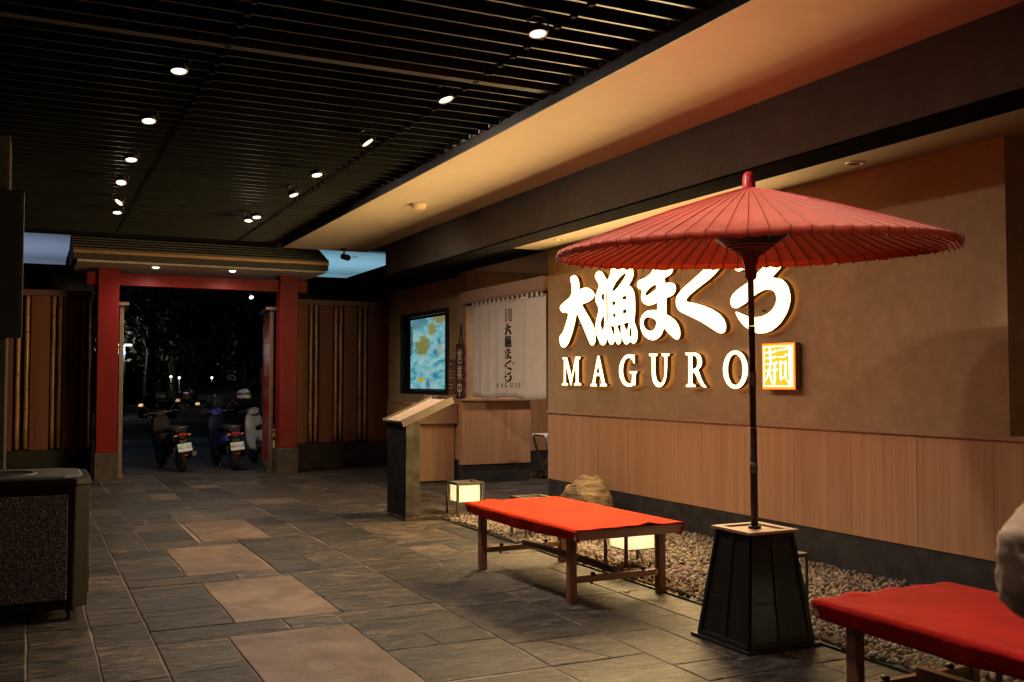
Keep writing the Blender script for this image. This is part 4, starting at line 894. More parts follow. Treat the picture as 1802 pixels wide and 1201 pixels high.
def letters(keys, t, front, depth, back):
    for k in keys:
        L = glyph_loops(k)
        me = glyph_mesh(L, depth, 'letter')
        for m in ('sign_side', 'sign_face', back): me.materials.append(MAT[m])
        for p in me.polygons: p.material_index = 1 if p.normal.z > 0.9 else 2 if p.normal.z < -0.9 else 0
        o = bpy.data.objects.new('letter', me); COL.objects.link(o); o.parent = t
        o.matrix_local = Matrix.Translation(Vector((front + depth / 2, 0, 0)) - t.location) @ FACE_X
        cx = sum(p[0] for p in L[0]) / len(L[0]); zs = [p[1] for p in L[0]]
        for f in (0.3, 0.7):
            z = min(zs) + (max(zs) - min(zs)) * f
            MB(t.location).tube([(front + depth - 0.005, -cx, z), (XW - 0.001, -cx, z)], 0.006, 6).build('standoff', 'black_metal', t)
t = thing('shop_sign', 'large glowing white brush lettering 大漁まぐろ on the brown wall', 'sign', (XW, 8.2, 2.2))
letters(('dai', 'gyo', 'ma', 'ku', 'ro'), t, 5.54, 0.05, 'sign_back_big')
t = thing('shop_sign', 'glowing white capitals MAGURO below the brush lettering', 'sign', (XW, 8.4, 1.55))
letters(('M', 'A', 'G', 'U', 'R', 'O'), t, 5.54, 0.045, 'sign_back')
# seal sign, a thin light box
t = thing('seal_sign', 'glowing yellow seal plate 寿司 right of the capitals', 'sign', (XW, 6.36, 1.57)); o3 = t.location
sy0, sy1, sz0, sz1 = 6.195, 6.595, 1.385, 1.768     # right, left, bottom, top
MB(o3).box(5.545, 5.60, sy0, sy1, sz0, sz1).build('light_box', 'sign_side', t)
MB(o3).box(5.60, XW, sy0 + 0.1, sy1 - 0.1, sz0 + 0.1, sz1 - 0.1).build('wall_block', 'black_metal', t)
MB(o3).box(5.541, 5.5448, sy0, sy1, sz0, sz1).build('rim', 'seal_edge', t)
MB(o3).box(5.5385, 5.5408, sy0 + 0.008, sy1 - 0.008, sz0 + 0.008, sz1 - 0.008).build('face', 'seal_face', t)
fr = MB(o3); q = 0.024; wd = 0.010
fr.box(5.536, 5.5384, sy0 + q, sy1 - q, sz0 + q, sz0 + q + wd); fr.box(5.536, 5.5384, sy0 + q, sy1 - q, sz1 - q - wd, sz1 - q)
fr.box(5.536, 5.5384, sy0 + q, sy0 + q + wd, sz0 + q + wd, sz1 - q - wd); fr.box(5.536, 5.5384, sy1 - q - wd, sy1 - q, sz0 + q + wd, sz1 - q - wd)
fr.build('border', 'seal_white', t)
me = glyph_mesh([[(-sy1 + p[0] * (sy1 - sy0), sz0 + p[1] * (sz1 - sz0)) for p in L] for L in glyph_loops('jushi')], 0.004, 'lettering'); me.materials.append(MAT['seal_white'])
o = bpy.data.objects.new('lettering', me); COL.objects.link(o); o.parent = t; o.matrix_local = Matrix.Translation(Vector((5.5362, 0, 0)) - o3) @ FACE_X

# ---------------------------------------------------------------- television
t = thing('television', 'wall television showing pale sliced fish, in a black recess', 'television', (XT, 14.85, 1.27)); o3 = t.location
y0, y1, z0, z1 = TV
fr = MB(o3); b = 0.045
fr.box(XT - 0.02, XT + 0.16, y0 - 0.01, y0 + b, z0 - 0.01, z1 + 0.01); fr.box(XT - 0.02, XT + 0.16, y1 - b, y1 + 0.01, z0 - 0.01, z1 + 0.01)
fr.box(XT - 0.02, XT + 0.16, y0 + b, y1 - b, z0 - 0.01, z0 + b); fr.box(XT - 0.02, XT + 0.16, y0 + b, y1 - b, z1 - b, z1 + 0.01)
fr.build('niche_frame', 'black_metal', t, 0.003)
MB(o3).box(XT + 0.07, XT + 0.2, y0 + b, y1 - b, z0 + b, z1 - b).build('casing', 'black_metal', t)
sc = Vector((XT + 0.066, 14.88, 1.90))
MB(sc).box(XT + 0.064, XT + 0.068, 14.12, 15.62, 1.335, 2.465).build('screen', 'tv', t, loc=sc - o3)
cap = MB(o3); cap.box(XT + 0.062, XT + 0.0635, 15.02, 15.24, 1.44, 1.53); cap.build('caption_block', emit('caption_yellow', (0.45, 0.42, 0.03), 0.7), t)
cap = MB(o3); cap.box(XT + 0.062, XT + 0.0635, 15.02, 15.24, 1.532, 1.57); cap.build('caption_block', emit('caption_blue', (0.10, 0.40, 0.95), 0.7), t)
cap = MB(o3)
for i in range(5):
    cap.box(XT + 0.062, XT + 0.0635, 14.98 - i * 0.095 - 0.06, 14.98 - i * 0.095, 1.47, 1.485); cap.box(XT + 0.062, XT + 0.0635, 14.98 - i * 0.095 - 0.055, 14.98 - i * 0.095 - 0.01, 1.50, 1.512)
    cap.box(XT + 0.062, XT + 0.0635, 14.98 - i * 0.095 - 0.035, 14.98 - i * 0.095 - 0.022, 1.455, 1.535)
cap.build('caption_text', emit('caption_grey', (0.16, 0.26, 0.30), 0.8), t)

# ---------------------------------------------------------------- white curtain in the entrance
def wave(y, z): 
    k = 0.35 + 0.65 * (2.5 - z) / 1.26
    return 0.020 * k * math.sin(y * 9.5 + 0.6 * math.sin(y * 3.1)) + 0.010 * k * math.sin(y * 23.0 + 1.0)
t = thing('curtain', 'white cotton entrance curtain with black brush characters', 'curtain', (5.6, 11.65, 2.5)); o3 = t.location
pan = [12.775, 12.22, 11.665, 11.11, 10.57]
for a, b in zip(pan[1:], pan[:-1]):
    mb = MB(o3); ny, nz = 22, 14; vs = []
    for i in range(ny + 1):
        for j in range(nz + 1):
            yy = a + 0.003 + (b - a - 0.006) * i / ny; zz = 1.235 + 0.014 * math.sin(yy * 5) + (2.505 - 1.235) * j / nz
            vs.append((5.60 + wave(yy, zz), yy, zz))
    mb.add(vs, [(i * (nz + 1) + j, (i + 1) * (nz + 1) + j, (i + 1) * (nz + 1) + j + 1, i * (nz + 1) + j + 1) for i in range(ny) for j in range(nz)], True)
    o = mb.build('cloth_panel', 'cream', t); m = o.modifiers.new('thick', 'SOLIDIFY'); m.thickness = 0.003
    for q in range(4):
        yy = a + (b - a) * (q + 0.5) / 4
        lp = MB(o3); lp.lathe([(0.021, -0.034), (0.024, -0.034), (0.024, 0.034), (0.021, 0.034)], (5.60, yy, 2.535), 12, 'y', closed=True)
        lp.box(5.578, 5.582, yy - 0.034, yy + 0.034, 2.49, 2.53); lp.build('loop', 'cream', t)
def print_on_curtain(name, loops, mat, lift=0.006):
    me = glyph_mesh(loops, 0.001, name)
    for v in me.vertices:
        yy, zz, d = -v.co.x, v.co.y, v.co.z
        v.co = Vector((5.60 + wave(yy, zz) - lift - d, yy, zz)) - o3
    me.materials.append(MAT[mat]); o = bpy.data.objects.new(name, me); COL.objects.link(o); o.parent = t
    return o
def fit(key, yl, yr, zb, zt):
    L = glyph_loops(key); xs = [p[0] for q in L for p in q]; zs = [p[1] for q in L for p in q]
    fx = lambda x: -yl + (x - min(xs)) / (max(xs) - min(xs)) * (yl - yr); fz = lambda z: zb + (z - min(zs)) / (max(zs) - min(zs)) * (zt - zb)
    return [[(fx(p[0]), fz(p[1])) for p in q] for q in L]
print_on_curtain('seal_patch', [[(-11.69, 2.23), (-11.53, 2.23), (-11.53, 2.395), (-11.69, 2.395)]], 'seal_red')
print_on_curtain('seal_lettering', fit('jushi', 11.68, 11.54, 2.24, 2.385), 'cream', 0.009)
zt = 2.20
for k, hgt in (('dai', 0.145), ('gyo', 0.15), ('ma', 0.14), ('ku', 0.135), ('ro', 0.14)):
    print_on_curtain('brush_character', fit(k, 11.70, 11.54, zt - hgt, zt), 'ink')
    if k == 'ku':
        for dy in (0.0, 0.035): print_on_curtain('voicing_mark', [[(-11.545 + dy, zt - 0.03), (-11.535 + dy, zt - 0.025), (-11.512 + dy, zt - 0.055), (-11.525 + dy, zt - 0.06)]], 'ink')
    zt -= hgt + 0.012
for i, k in enumerate('MAGURO'):
    yl = 11.93 - i * 0.118
    print_on_curtain('small_capital', fit(k, yl, yl - 0.062, 1.375, 1.435), 'ink')
rod = thing('curtain_rod', 'dark rod holding the white curtain below the oak beam', 'rod', (5.6, 11.8, 2.535))
MB(rod.location).tube([(5.60, 10.565, 2.535), (5.60, 12.93, 2.535)], 0.0145, 10).build('bar', 'black_metal', rod)
for yy in (12.90, 12.2, 11.2, 10.6):
    hk = MB(rod.location); hk.tube([(5.60, yy, 2.548), (5.60, yy, 2.534)], 0.02, 8); hk.tube([(5.60, yy, 2.535), (5.575, yy, 2.52), (5.56, yy, 2.54)], 0.008, 6); hk.build('hook', 'black_metal', rod)

# ---------------------------------------------------------------- hanging open plaque, opening-hours plate, notice
t = thing('open_plaque', 'carved dark wood plaque 営業中 hanging on a cord', 'plaque', (XT, 13.27, 1.6)); o3 = t.location
prof = []
rs = random.Random(2)
for i in range(9): prof.append((13.12 + 0.30 * i / 8, 1.205 + (0.028 if i % 2 else 0.0)))
for i in range(1, 10): prof.append((13.42 + (0.012 if i % 2 else 0), 1.205 + 0.76 * i / 10))
for i in range(8, -1, -1): prof.append((13.12 + 0.30 * i / 8, 1.965 + (0.0 if i % 2 else 0.035)))
for i in range(9, 0, -1): prof.append((13.12 - (0.012 if i % 2 else 0), 1.205 + 0.76 * i / 10))
MB(o3).prism(prof, 'x', XT - 0.045, XT - 0.012).build('board', 'plaque', t, 0.004)
for k, zb in (('ei', 1.71), ('gyou', 1.475), ('chuu', 1.245)):
    me = glyph_mesh([[(-13.36 + p[0] * 0.18, zb + p[1] * 0.205) for p in L] for L in glyph_loops(k)], 0.004, 'carved_character'); me.materials.append(MAT['plaque_ink'])
    o = bpy.data.objects.new('carved_character', me); COL.objects.link(o); o.parent = t; o.matrix_local = Matrix.Translation(Vector((XT - 0.046, 0, 0)) - o3) @ FACE_X
MB(o3).tube([(XT - 0.03, 13.20, 1.97), (XT - 0.02, 13.27, 2.27), (XT - 0.03, 13.34, 1.97)], 0.008, 8).build('cord', 'black_metal', t)
MB(o3).tube([(XT - 0.03, 13.27, 2.268), (XT + 0.002, 13.27, 2.268)], 0.007, 8).build('nail', 'steel', t)
t = thing('hours_plate', 'small smoked plate with pale text lines beside the hanging plaque', 'plate', (XT, 13.58, 1.5)); o3 = t.location
MB(o3).box(XT - 0.028, XT - 0.022, 13.46, 13.74, 1.28, 1.78).build('plate', 'acrylic', t)
tx = MB(o3); rs = random.Random(4)
for r_ in range(8):
    z = 1.70 - r_ * 0.05
    if r_ in (1, 5): continue
    yy = 13.71
    for _ in range(rs.randint(3, 5)):
        l = rs.uniform(0.015, 0.045); tx.box(XT - 0.0295, XT - 0.0285, yy - l, yy, z, z + (0.02 if r_ == 0 else 0.012)); yy -= l + 0.012
tx.build('text_lines', 'plaque_ink', t)
for yy in (13.475, 13.725):
    for z in (1.295, 1.765): MB(o3).tube([(XT - 0.034, yy, z), (XT + 0.001, yy, z)], 0.008, 8).build('standoff', 'black_metal', t)
t = tag(MB((XT, 14.4, 1.1)).box(XT - 0.032, XT - 0.027, 14.15, 14.75, 1.114, 1.245).build('notice_board', 'paper', None, 0.002), 'pale notice card on the ledge under the television', 'notice')

# ---------------------------------------------------------------- oak reception stand
t = thing('reception_stand', 'oak reception stand with overhanging top before the television wall', 'stand', (5.36, 13.75, 0)); o3 = t.location
MB(o3).box(5.08, 5.63, 13.50, 13.95, 0.015, 0.84).build('body', 'wood_wall', t, 0.004)
MB(o3).box(5.06, 5.635, 13.40, 14.0, 0.842, 1.115).build('top_box', 'wood_rail', t, 0.004)
MB(o3).box(5.10, 5.61, 13.52, 13.93, -0.003, 0.014).build('plinth', 'black_metal', t)
MB(o3).box(5.04, 5.638, 13.38, 14.02, 1.1165, 1.14).build('top_board', 'wood_wall', t, 0.004)

# ---------------------------------------------------------------- white folding high chair inside the entrance
t = thing('folding_chair', 'white tubular folding chair inside the entrance under the curtain', 'chair', (7.2, 13.3, 0)); o3 = t.location
for yy in (13.1, 13.5):
    MB(o3).tube([(7.12, yy, 0.0), (6.93, yy, 0.62), (6.93, yy, 0.66)], 0.021, 8).build('leg', 'white_paint', t)
    MB(o3).tube([(6.98, yy, 0.0), (7.42, yy, 0.64)], 0.021, 8).build('leg', 'white_paint', t)
MB(o3).box(6.92, 7.45, 13.08, 13.52, 0.63, 0.665).build('seat', 'white_paint', t, 0.01)
MB(o3).tube([(6.96, 13.09, 0.10), (6.96, 13.51, 0.10)], 0.012, 8).build('foot_rest', 'black_metal', t)
MB(o3).tube([(7.43, 13.1, 0.64), (7.47, 13.1, 1.0), (7.47, 13.5, 1.0), (7.43, 13.5, 0.64)], 0.021, 8).build('back_frame', 'white_paint', t)
MB(o3).tube([(6.98, 13.09, 0.9), (7.46, 13.09, 0.9)], 0.02, 8).build('arm_rail', 'white_paint', t)

# ================================================================= FURNITURE
# ---------------------------------------------------------------- benches and their red cloths
def bench(label, clabel, loc, rz, L, felt, flip=False):
    """origin: centre of the far short end is at +y; width 0.88 along x, length L along y"""
    t = thing('bench', label, 'bench', loc, rz, 'red-covered benches beside the gravel')
    W2, H = 0.425, 0.492; h = L / 2
    for sx in (-1, 1):
        for sy in (-1, 1):
            x, y = sx * (W2 - 0.068), sy * (h - 0.17)
            MB().box(x - 0.027, x + 0.027, y - 0.027, y + 0.027, 0.0, H - 0.06).build('leg', 'bench_wood', t, 0.004)
    for sy in (-1, 1):
        y = sy * (h - 0.17)
        MB().box(-W2 + 0.0955, W2 - 0.0955, y - 0.018, y + 0.018, 0.125, 0.165).build('cross_stretcher', 'apron_wood', t, 0.003)
        bl = MB()
        for x in (-0.2, 0.2): bl.tube([(x, y - 0.03, 0.178), (x, y + 0.0, 0.178)], 0.012, 8); bl.tube([(x, y, 0.1245), (x, y, 0.108)], 0.009, 6)
        bl.build('wing_nut', 'black_metal', t)
    MB().box(-0.022, 0.022, -h + 0.19, h - 0.19, 0.166, 0.205).build('long_stretcher', 'bench_wood_y', t, 0.003)
    for sx in (-1, 1):
        x = sx * (W2 - 0.0405); MB().box(x - 0.0125, x + 0.0125, -h + 0.027, h - 0.027, H - 0.062, H - 0.024).build('side_rail', 'bench_wood_y', t, 0.003)
    for sy in (-1, 1):
        y = sy * (h - 0.0135); MB().box(-W2, W2, y - 0.0125, y + 0.0125, H - 0.064, H - 0.002).build('end_rail', 'apron_wood', t, 0.003)
    n = 6; wd = (2 * W2 - 0.06) / n
    for i in range(n):
        x = -W2 + 0.03 + wd * (i + 0.5); MB().box(x - wd / 2 + 0.003, x + wd / 2 - 0.003, -h + 0.0275, h - 0.0275, H - 0.022, H - 0.003).build('top_slat', 'bench_wood_y', t)
    # cloth: covers the top, hangs over the long sides
    cx = thing('bench_cloth', clabel, 'cloth', loc, rz, 'red felt cloths on the benches')
    prof = []
    hang = 0.082
    nx = 26
    for k in range(6): prof.append((-1, k / 5))
    for k in range(1, nx): prof.append((0, k / nx))
    for k in range(6): prof.append((1, 1 - k / 5))
    ny = 60; vs = []; rs = random.Random(int(L * 100)); ph = [rs.uniform(0, 6) for _ in range(6)]
    for j in range(ny + 1):
        v = -h - 0.012 + (2 * h + 0.016) * j / ny
        for (sd, u) in prof:
            if sd == 0:
                x = -W2 + 2 * W2 * u; z = H + 0.004 + 0.0015 * math.sin(x * 9 + ph[0]) * math.sin(v * 5 + ph[1])
                e = max(0, 1 - abs(abs(v) - h) / 0.05)
                ruck = max(0, math.exp(-((x - 0.13) / 0.05) ** 2)) * (1 if v < 0 else 0) + 0.5 * math.exp(-((x + 0.2) / 0.07) ** 2) * (1 if v > 0 else 0) + 0.4 * math.exp(-((x - 0.05) / 0.04) ** 2) * (1 if v > 0 else 0)
                z += 0.022 * ruck * e + 0.003 * e * math.sin(x * 31 + ph[2])
                vs.append((x, v, z))
            else:
                f = 1 - u   # 0 at the top edge, 1 at the hem
                z = H + 0.004 - hang * f * (1 + 0.10 * math.sin(v * 4.3 + ph[3])) - 0.002
                x = sd * (W2 + 0.006 - 0.026 * f + 0.009 * f * math.sin(v * 13 + ph[4] + 1.3 * math.sin(v * 5)))
                vs.append((x, v, z))
    m = len(prof)
    mb = MB(); mb.add(vs, [(j * m + k, j * m + k + 1, (j + 1) * m + k + 1, (j + 1) * m + k) for j in range(ny) for k in range(m - 1)], True)
    o = mb.build('felt', felt, cx); md = o.modifiers.new('thick', 'SOLIDIFY'); md.thickness = 0.004; md.offset = 1
    for sx in (-1, 1):
        for z in (H - 0.03, H - 0.052): MB().lathe([(0.0, -0.003), (0.006, -0.002), (0.007, 0.0)], (sx * (W2 - 0.02), -h - 0.002, z), 8, 'y').build('brass_pin', 'brass', cx)
bench('wooden bench with orange-red cloth between the menu stand and the umbrella', 'bright orange-red felt cloth over the whole bench', (3.575, 6.44, 0), R(1.6), 1.68, 'felt')
bench('wooden bench with crimson cloth cut off at the bottom right corner', 'deep crimson felt cloth on the bench at the bottom right', (3.545, 2.50, 0), R(0.8), 1.76, 'felt_crimson')

# ---------------------------------------------------------------- lanterns on the gravel
def lantern(label, x, y, power):
    t = thing('floor_lantern', label, 'lantern', (x + 0.16, y + 0.16, 0.0), 0, 'square lanterns on the gravel')
    s, H, p = 0.16, 0.372, 0.011
    for sx in (-1, 1):
        for sy in (-1, 1): MB().box(sx * (s - p) - p, sx * (s - p) + p, sy * (s - p) - p, sy * (s - p) + p, 0.0, H - 0.0245).build('leg', 'dark_bronze', t, 0.002)
    fr = MB(); w = 0.045
    fr.box(-s, s, -s, -s + w, H - 0.024, H); fr.box(-s, s, s - w, s, H - 0.024, H); fr.box(-s, -s + w, -s + w, s - w, H - 0.024, H); fr.box(s - w, s, -s + w, s - w, H - 0.024, H)
    fr.build('top_frame', 'dark_bronze', t, 0.002)
    b = s - 0.036; z0, z1 = 0.165, H - 0.03
    MB().box(-b, b, -b, -b + 0.004, z0, z1).build('side_panel', 'frosted', t); MB().box(-b, b, b - 0.004, b, z0, z1).build('side_panel', 'frosted', t)
    MB().box(-b, -b + 0.004, -b + 0.0045, b - 0.0045, z0, z1).build('side_panel', 'frosted', t); MB().box(b - 0.004, b, -b + 0.0045, b - 0.0045, z0, z1).build('side_panel', 'frosted', t)
    MB().box(-s + w, s - w, -s + w, s - w, z1 + 0.001, z1 + 0.005).build('top_panel', 'frosted', t)
    MB().box(-b, b, -b, b, z0 - 0.008, z0 - 0.001).build('base_plate', 'dark_bronze', t)
    MB().lathe([(0.0, 0.05), (0.012, 0.05), (0.014, 0.0)], (0, 0, z0), 12).build('bulb_holder', 'white_paint', t)
    MB().tube([(0.02, -0.03, z0 - 0.008), (0.05, -0.06, 0.10), (0.03, -0.12, 0.05), (-0.02, -0.17, 0.035), (0.05, -0.24, 0.04)], 0.004, 6).build('cable', 'black_metal', t)
    l = bpy.data.lights.new('bulb', 'POINT'); l.energy = power; l.shadow_soft_size = 0.028; l.color = (1.0, 0.97, 0.87)
    o = bpy.data.objects.new('bulb', l); COL.objects.link(o); o.parent = t; o.location = (0.01, 0, z0 + 0.095)
lantern('lit square lantern between the menu stand and the bench', 4.12, 9.80, P_LANTERN)
lantern('lit square lantern behind the far end of the bench, by the boulder', 4.13, 8.21, P_LANTERN)
lantern('lit square lantern seen through the legs of the orange-red bench', 4.10, 6.46, P_LANTERN)
lantern('lit square lantern half hidden behind the black umbrella base', 4.12, 4.865, P_LANTERN)
lantern('lantern whose legs show under the crimson bench', 4.12, 2.95, P_LANTERN * 0.4)

# ---------------------------------------------------------------- boulder
def boulder():
    bm = bmesh.new(); bmesh.ops.create_icosphere(bm, subdivisions=5, radius=1.0)
    from mathutils import noise as ns
    for v in bm.verts:
        p = v.co.copy(); d = p.normalized()
        # two peaks leaning over layered beds
        r = 1.0 + 0.20 * ns.noise(d * 1.6 + Vector((3, 1, 7))) + 0.10 * ns.noise(d * 4.0)
        bed = (d.z * 0.75 + d.y * 0.65); r += 0.045 * (abs((bed * 6.5) % 1.0 - 0.5) * 2 - 0.5) + 0.03 * ns.noise(d * 11)
        q = d * r
        if q.z > 0: q.z *= 1.0 + 0.30 * math.exp(-((q.y + 0.12) / 0.30) ** 2) + 0.16 * math.exp(-((q.y - 0.62) / 0.20) ** 2) - 0.12 * math.exp(-((q.y - 0.34) / 0.13) ** 2)
        v.co = Vector((q.x * 0.30, q.y * 0.42, max(-0.25, q.z) * 0.32))
    me = bpy.data.meshes.new('boulder'); bm.to_mesh(me); bm.free(); me.materials.append(MAT['rock'])
    me.polygons.foreach_set('use_smooth', [True] * len(me.polygons))
    o = bpy.data.objects.new('boulder', me); COL.objects.link(o); o.location = (5.22, 8.98, 0.06); o.rotation_euler = (0, 0, R(-6))
    tag(o, 'layered tan boulder on the gravel behind the bench', 'rock')
boulder()

# ---------------------------------------------------------------- menu stand
t = thing('menu_stand', 'dark stone menu stand with sloping lit menu board', 'stand', (3.72, 10.1, 0)); o3 = t.location
MB(o3).prism([(3.55, 0.045), (3.71, 0.045), (3.71, 1.075), (3.55, 1.005)], 'y', 9.84, 10.41).build('upright', 'stand_stone', t, 0.006)
MB(o3).prism([(3.555, 0.05), (3.708, 0.05), (3.708, 1.06), (3.555, 1.0)], 'y', 9.825, 9.838).build('end_slab', 'stand_side', t)
MB(o3).box(3.55, 4.09, 9.83, 10.42, 0.0, 0.044).build('foot', 'stand_side', t, 0.005)
ft = MB(o3)
for x in (3.62, 3.72, 3.90, 4.02): ft.box(x, x + 0.05, 9.826, 9.8295, 0.032, 0.041)
ft.build('chipped_edge', 'rust', t)
ux, uz = 0.917, 0.399   # slope direction
def slab(a0, a1, n0, n1, ya, yb):
    px, pz = 3.52, 1.005
    pt = lambda a, n: (px + a * ux - n * uz, pz + a * uz + n * ux)
    return MB(o3).prism([pt(a0, n0), pt(a1, n0), pt(a1, n1), pt(a0, n1)], 'y', ya, yb)
slab(0, 0.60, 0.0, 0.022, 9.84, 10.41).build('board', 'stand_side', t, 0.002)
slab(-0.01, 0.61, -0.03, 0.045, 9.812, 9.839).build('side_rim', 'dark_bronze', t, 0.002)
slab(-0.01, 0.61, -0.03, 0.045, 10.411, 10.44).build('side_rim', 'dark_bronze', t, 0.002)
mc = Vector((3.52, 10.12, 1.005))
sh = MB((0, 0, 0)); sh.box(0.02, 0.575, -0.26, 0.26, 0.0, 0.003)
o = sh.build('menu_sheet', 'menu', t, loc=mc - o3 + Vector((-0.024 * uz, 0, 0.024 * ux))); o.rotation_euler = (0, -math.atan2(uz, ux), 0)

# ---------------------------------------------------------------- litter bin
t = thing('litter_bin', 'dark wheeled litter bin with speckled stone panels at the left', 'bin', (-0.10, 7.0, 0), R(0)); o3 = t.location
def octo(x0, x1, y0, y1, c, z): return [(x0 + c, y0, z), (x1 - c, y0, z), (x1, y0 + c, z), (x1, y1 - c, z), (x1 - c, y1, z), (x0 + c, y1, z), (x0, y1 - c, z), (x0, y0 + c, z)]
MB(o3).hexa(octo(-0.53, 0.355, 6.64, 7.36, 0.085, 0.075), octo(-0.535, 0.362, 6.63, 7.37, 0.085, 0.815)).build('body', 'bin_frame', t, 0.008)
MB(o3).hexa(octo(-0.545, 0.372, 6.62, 7.38, 0.085, 0.8165), octo(-0.54, 0.366, 6.626, 7.374, 0.09, 0.865)).build('lid', 'bin_frame', t, 0.01)
rim = MB(o3); rim.hexa(octo(-0.50, 0.325, 6.665, 7.335, 0.10, 0.8655), octo(-0.48, 0.31, 6.68, 7.32, 0.10, 0.875)); rim.build('lid_plate', 'bin_top', t, 0.004)
ov = MB(o3); ov.lathe([(0.0, 0.8765), (0.16, 0.8765)], (-0.12, 6.95, 0), 28); ov.build('opening', 'void', t)
MB(o3).lathe([(0.16, 0.8755), (0.165, 0.884), (0.185, 0.884), (0.19, 0.8755)], (-0.12, 6.95, 0), 28).build('opening_rim', 'bin_top', t)
MB(o3).hexa([(-0.40, 6.6245, 0.135), (0.235, 6.6245, 0.135), (0.235, 6.637, 0.135), (-0.40, 6.637, 0.135)], [(-0.40, 6.6155, 0.765), (0.235, 6.6155, 0.765), (0.235, 6.633, 0.765), (-0.40, 6.633, 0.765)]).build('aggregate_panel', 'aggregate', t, 0.004)
MB(o3).box(0.352, 0.368, 6.77, 7.23, 0.14, 0.76).build('aggregate_panel', 'aggregate', t, 0.004)
MB(o3).hexa([(0.278, 6.627, 0.838), (0.366, 6.715, 0.838), (0.362, 6.719, 0.838), (0.274, 6.631, 0.838)], [(0.278, 6.627, 0.846), (0.366, 6.715, 0.846), (0.362, 6.719, 0.846), (0.274, 6.631, 0.846)]).build('trim_line', 'brass', t)
for x in (-0.42, 0.255):
    for yy in (6.73, 7.27):
        c = MB(o3); c.lathe([(0.0, -0.011), (0.034, -0.011), (0.036, 0.0), (0.034, 0.011), (0.0, 0.011)], (x, yy, 0.036), 16, 'x'); c = c.build('caster', 'rubber', t)
        MB(o3).box(x - 0.02, x + 0.02, yy - 0.012, yy + 0.012, 0.04, 0.078).build('fork', 'black_metal', c)

# ---------------------------------------------------------------- umbrella base and umbrella
t = thing('umbrella_base', 'tall black tapered box holding the red umbrella pole', 'umbrella base', (3.70, 4.485, 0)); o3 = t.location
B0, B1, HB = 0.235, 0.158, 0.615
ctr = Vector((3.70, 4.485, 0)); ct1 = Vector((3.71, 4.495, 0))
sq = lambda c, r, z: [(c.x - r, c.y - r, z), (c.x + r, c.y - r, z), (c.x + r, c.y + r, z), (c.x - r, c.y + r, z)]
MB(o3).hexa(sq(ctr, B0 - 0.012, 0.02), sq(ct1, B1 - 0.012, HB - 0.002)).build('core_box', 'lacquer', t)
MB(o3).hexa(sq(ctr, 0.255, 0.0), sq(ctr, 0.255, 0.019)).build('foot_plate', 'lacquer', t, 0.003)
def on_face(side, u, z, n):
    """u from -1 to 1 across the face, n outward"""
    f = (z - 0.02) / (HB - 0.02); c = ctr.lerp(ct1, f); r = (B0 - 0.012) + (B1 - B0) * f
    d = [(0, -1), (1, 0), (0, 1), (-1, 0)][side]; tx_ = (-d[1], d[0])
    return (c.x + d[0] * (r + n) + tx_[0] * u * (r + (n if abs(u) == 1 else 0)), c.y + d[1] * (r + n) + tx_[1] * u * (r + (n if abs(u) == 1 else 0)), z)
def face_strip(side, u0, u1, z0, z1, n, name, mat):
    lo = [on_face(side, u0, z0, 0.0), on_face(side, u1, z0, 0.0), on_face(side, u1, z0, n), on_face(side, u0, z0, n)]
    hi = [on_face(side, u0, z1, 0.0), on_face(side, u1, z1, 0.0), on_face(side, u1, z1, n), on_face(side, u0, z1, n)]
    MB(o3).hexa(lo, hi).build(name, mat, t, 0.002)
for s in range(4):
    face_strip(s, -0.999, -0.86, 0.021, HB - 0.003, 0.012, 'corner_batten', 'lacquer'); face_strip(s, 0.86, 0.999, 0.021, HB - 0.003, 0.012, 'corner_batten', 'lacquer')
    face_strip(s, -0.12, 0.12, 0.045, HB - 0.03, 0.010, 'centre_batten', 'lacquer')
    face_strip(s, -0.855, 0.855, 0.0215, 0.044, 0.011, 'bottom_batten', 'lacquer'); face_strip(s, -0.855, 0.855, HB - 0.029, HB - 0.003, 0.011, 'top_batten', 'lacquer')
    face_strip(s, -0.85, -0.13, 0.0445, 0.25, 0.004, 'board', 'lacquer'); face_strip(s, -0.85, -0.13, 0.252, HB - 0.03, 0.003, 'board', 'lacquer')
    face_strip(s, 0.13, 0.85, 0.0445, HB - 0.03, 0.0035, 'board', 'lacquer')
top = MB(o3)
for a, b, c_, d in ((-0.172, 0.172, -0.172, -0.125), (-0.172, 0.172, 0.125, 0.172), (-0.172, -0.125, -0.125, 0.125), (0.125, 0.172, -0.125, 0.125)):
    top.box(ct1.x + a, ct1.x + b, ct1.y + c_, ct1.y + d, HB - 0.001, HB + 0.014)
top.build('top_frame', 'apron_wood', t, 0.002)
MB(o3).box(ct1.x - 0.105, ct1.x + 0.105, ct1.y - 0.105, ct1.y + 0.105, HB - 0.0015, HB + 0.006).build('top_board', 'apron_wood', t, 0.002)
MB(o3).lathe([(0.024, HB + 0.0065), (0.036, HB + 0.0065), (0.036, HB + 0.02), (0.024, HB + 0.022)], (3.716, 4.50, 0), 20).build('collar', 'lacquer', t)

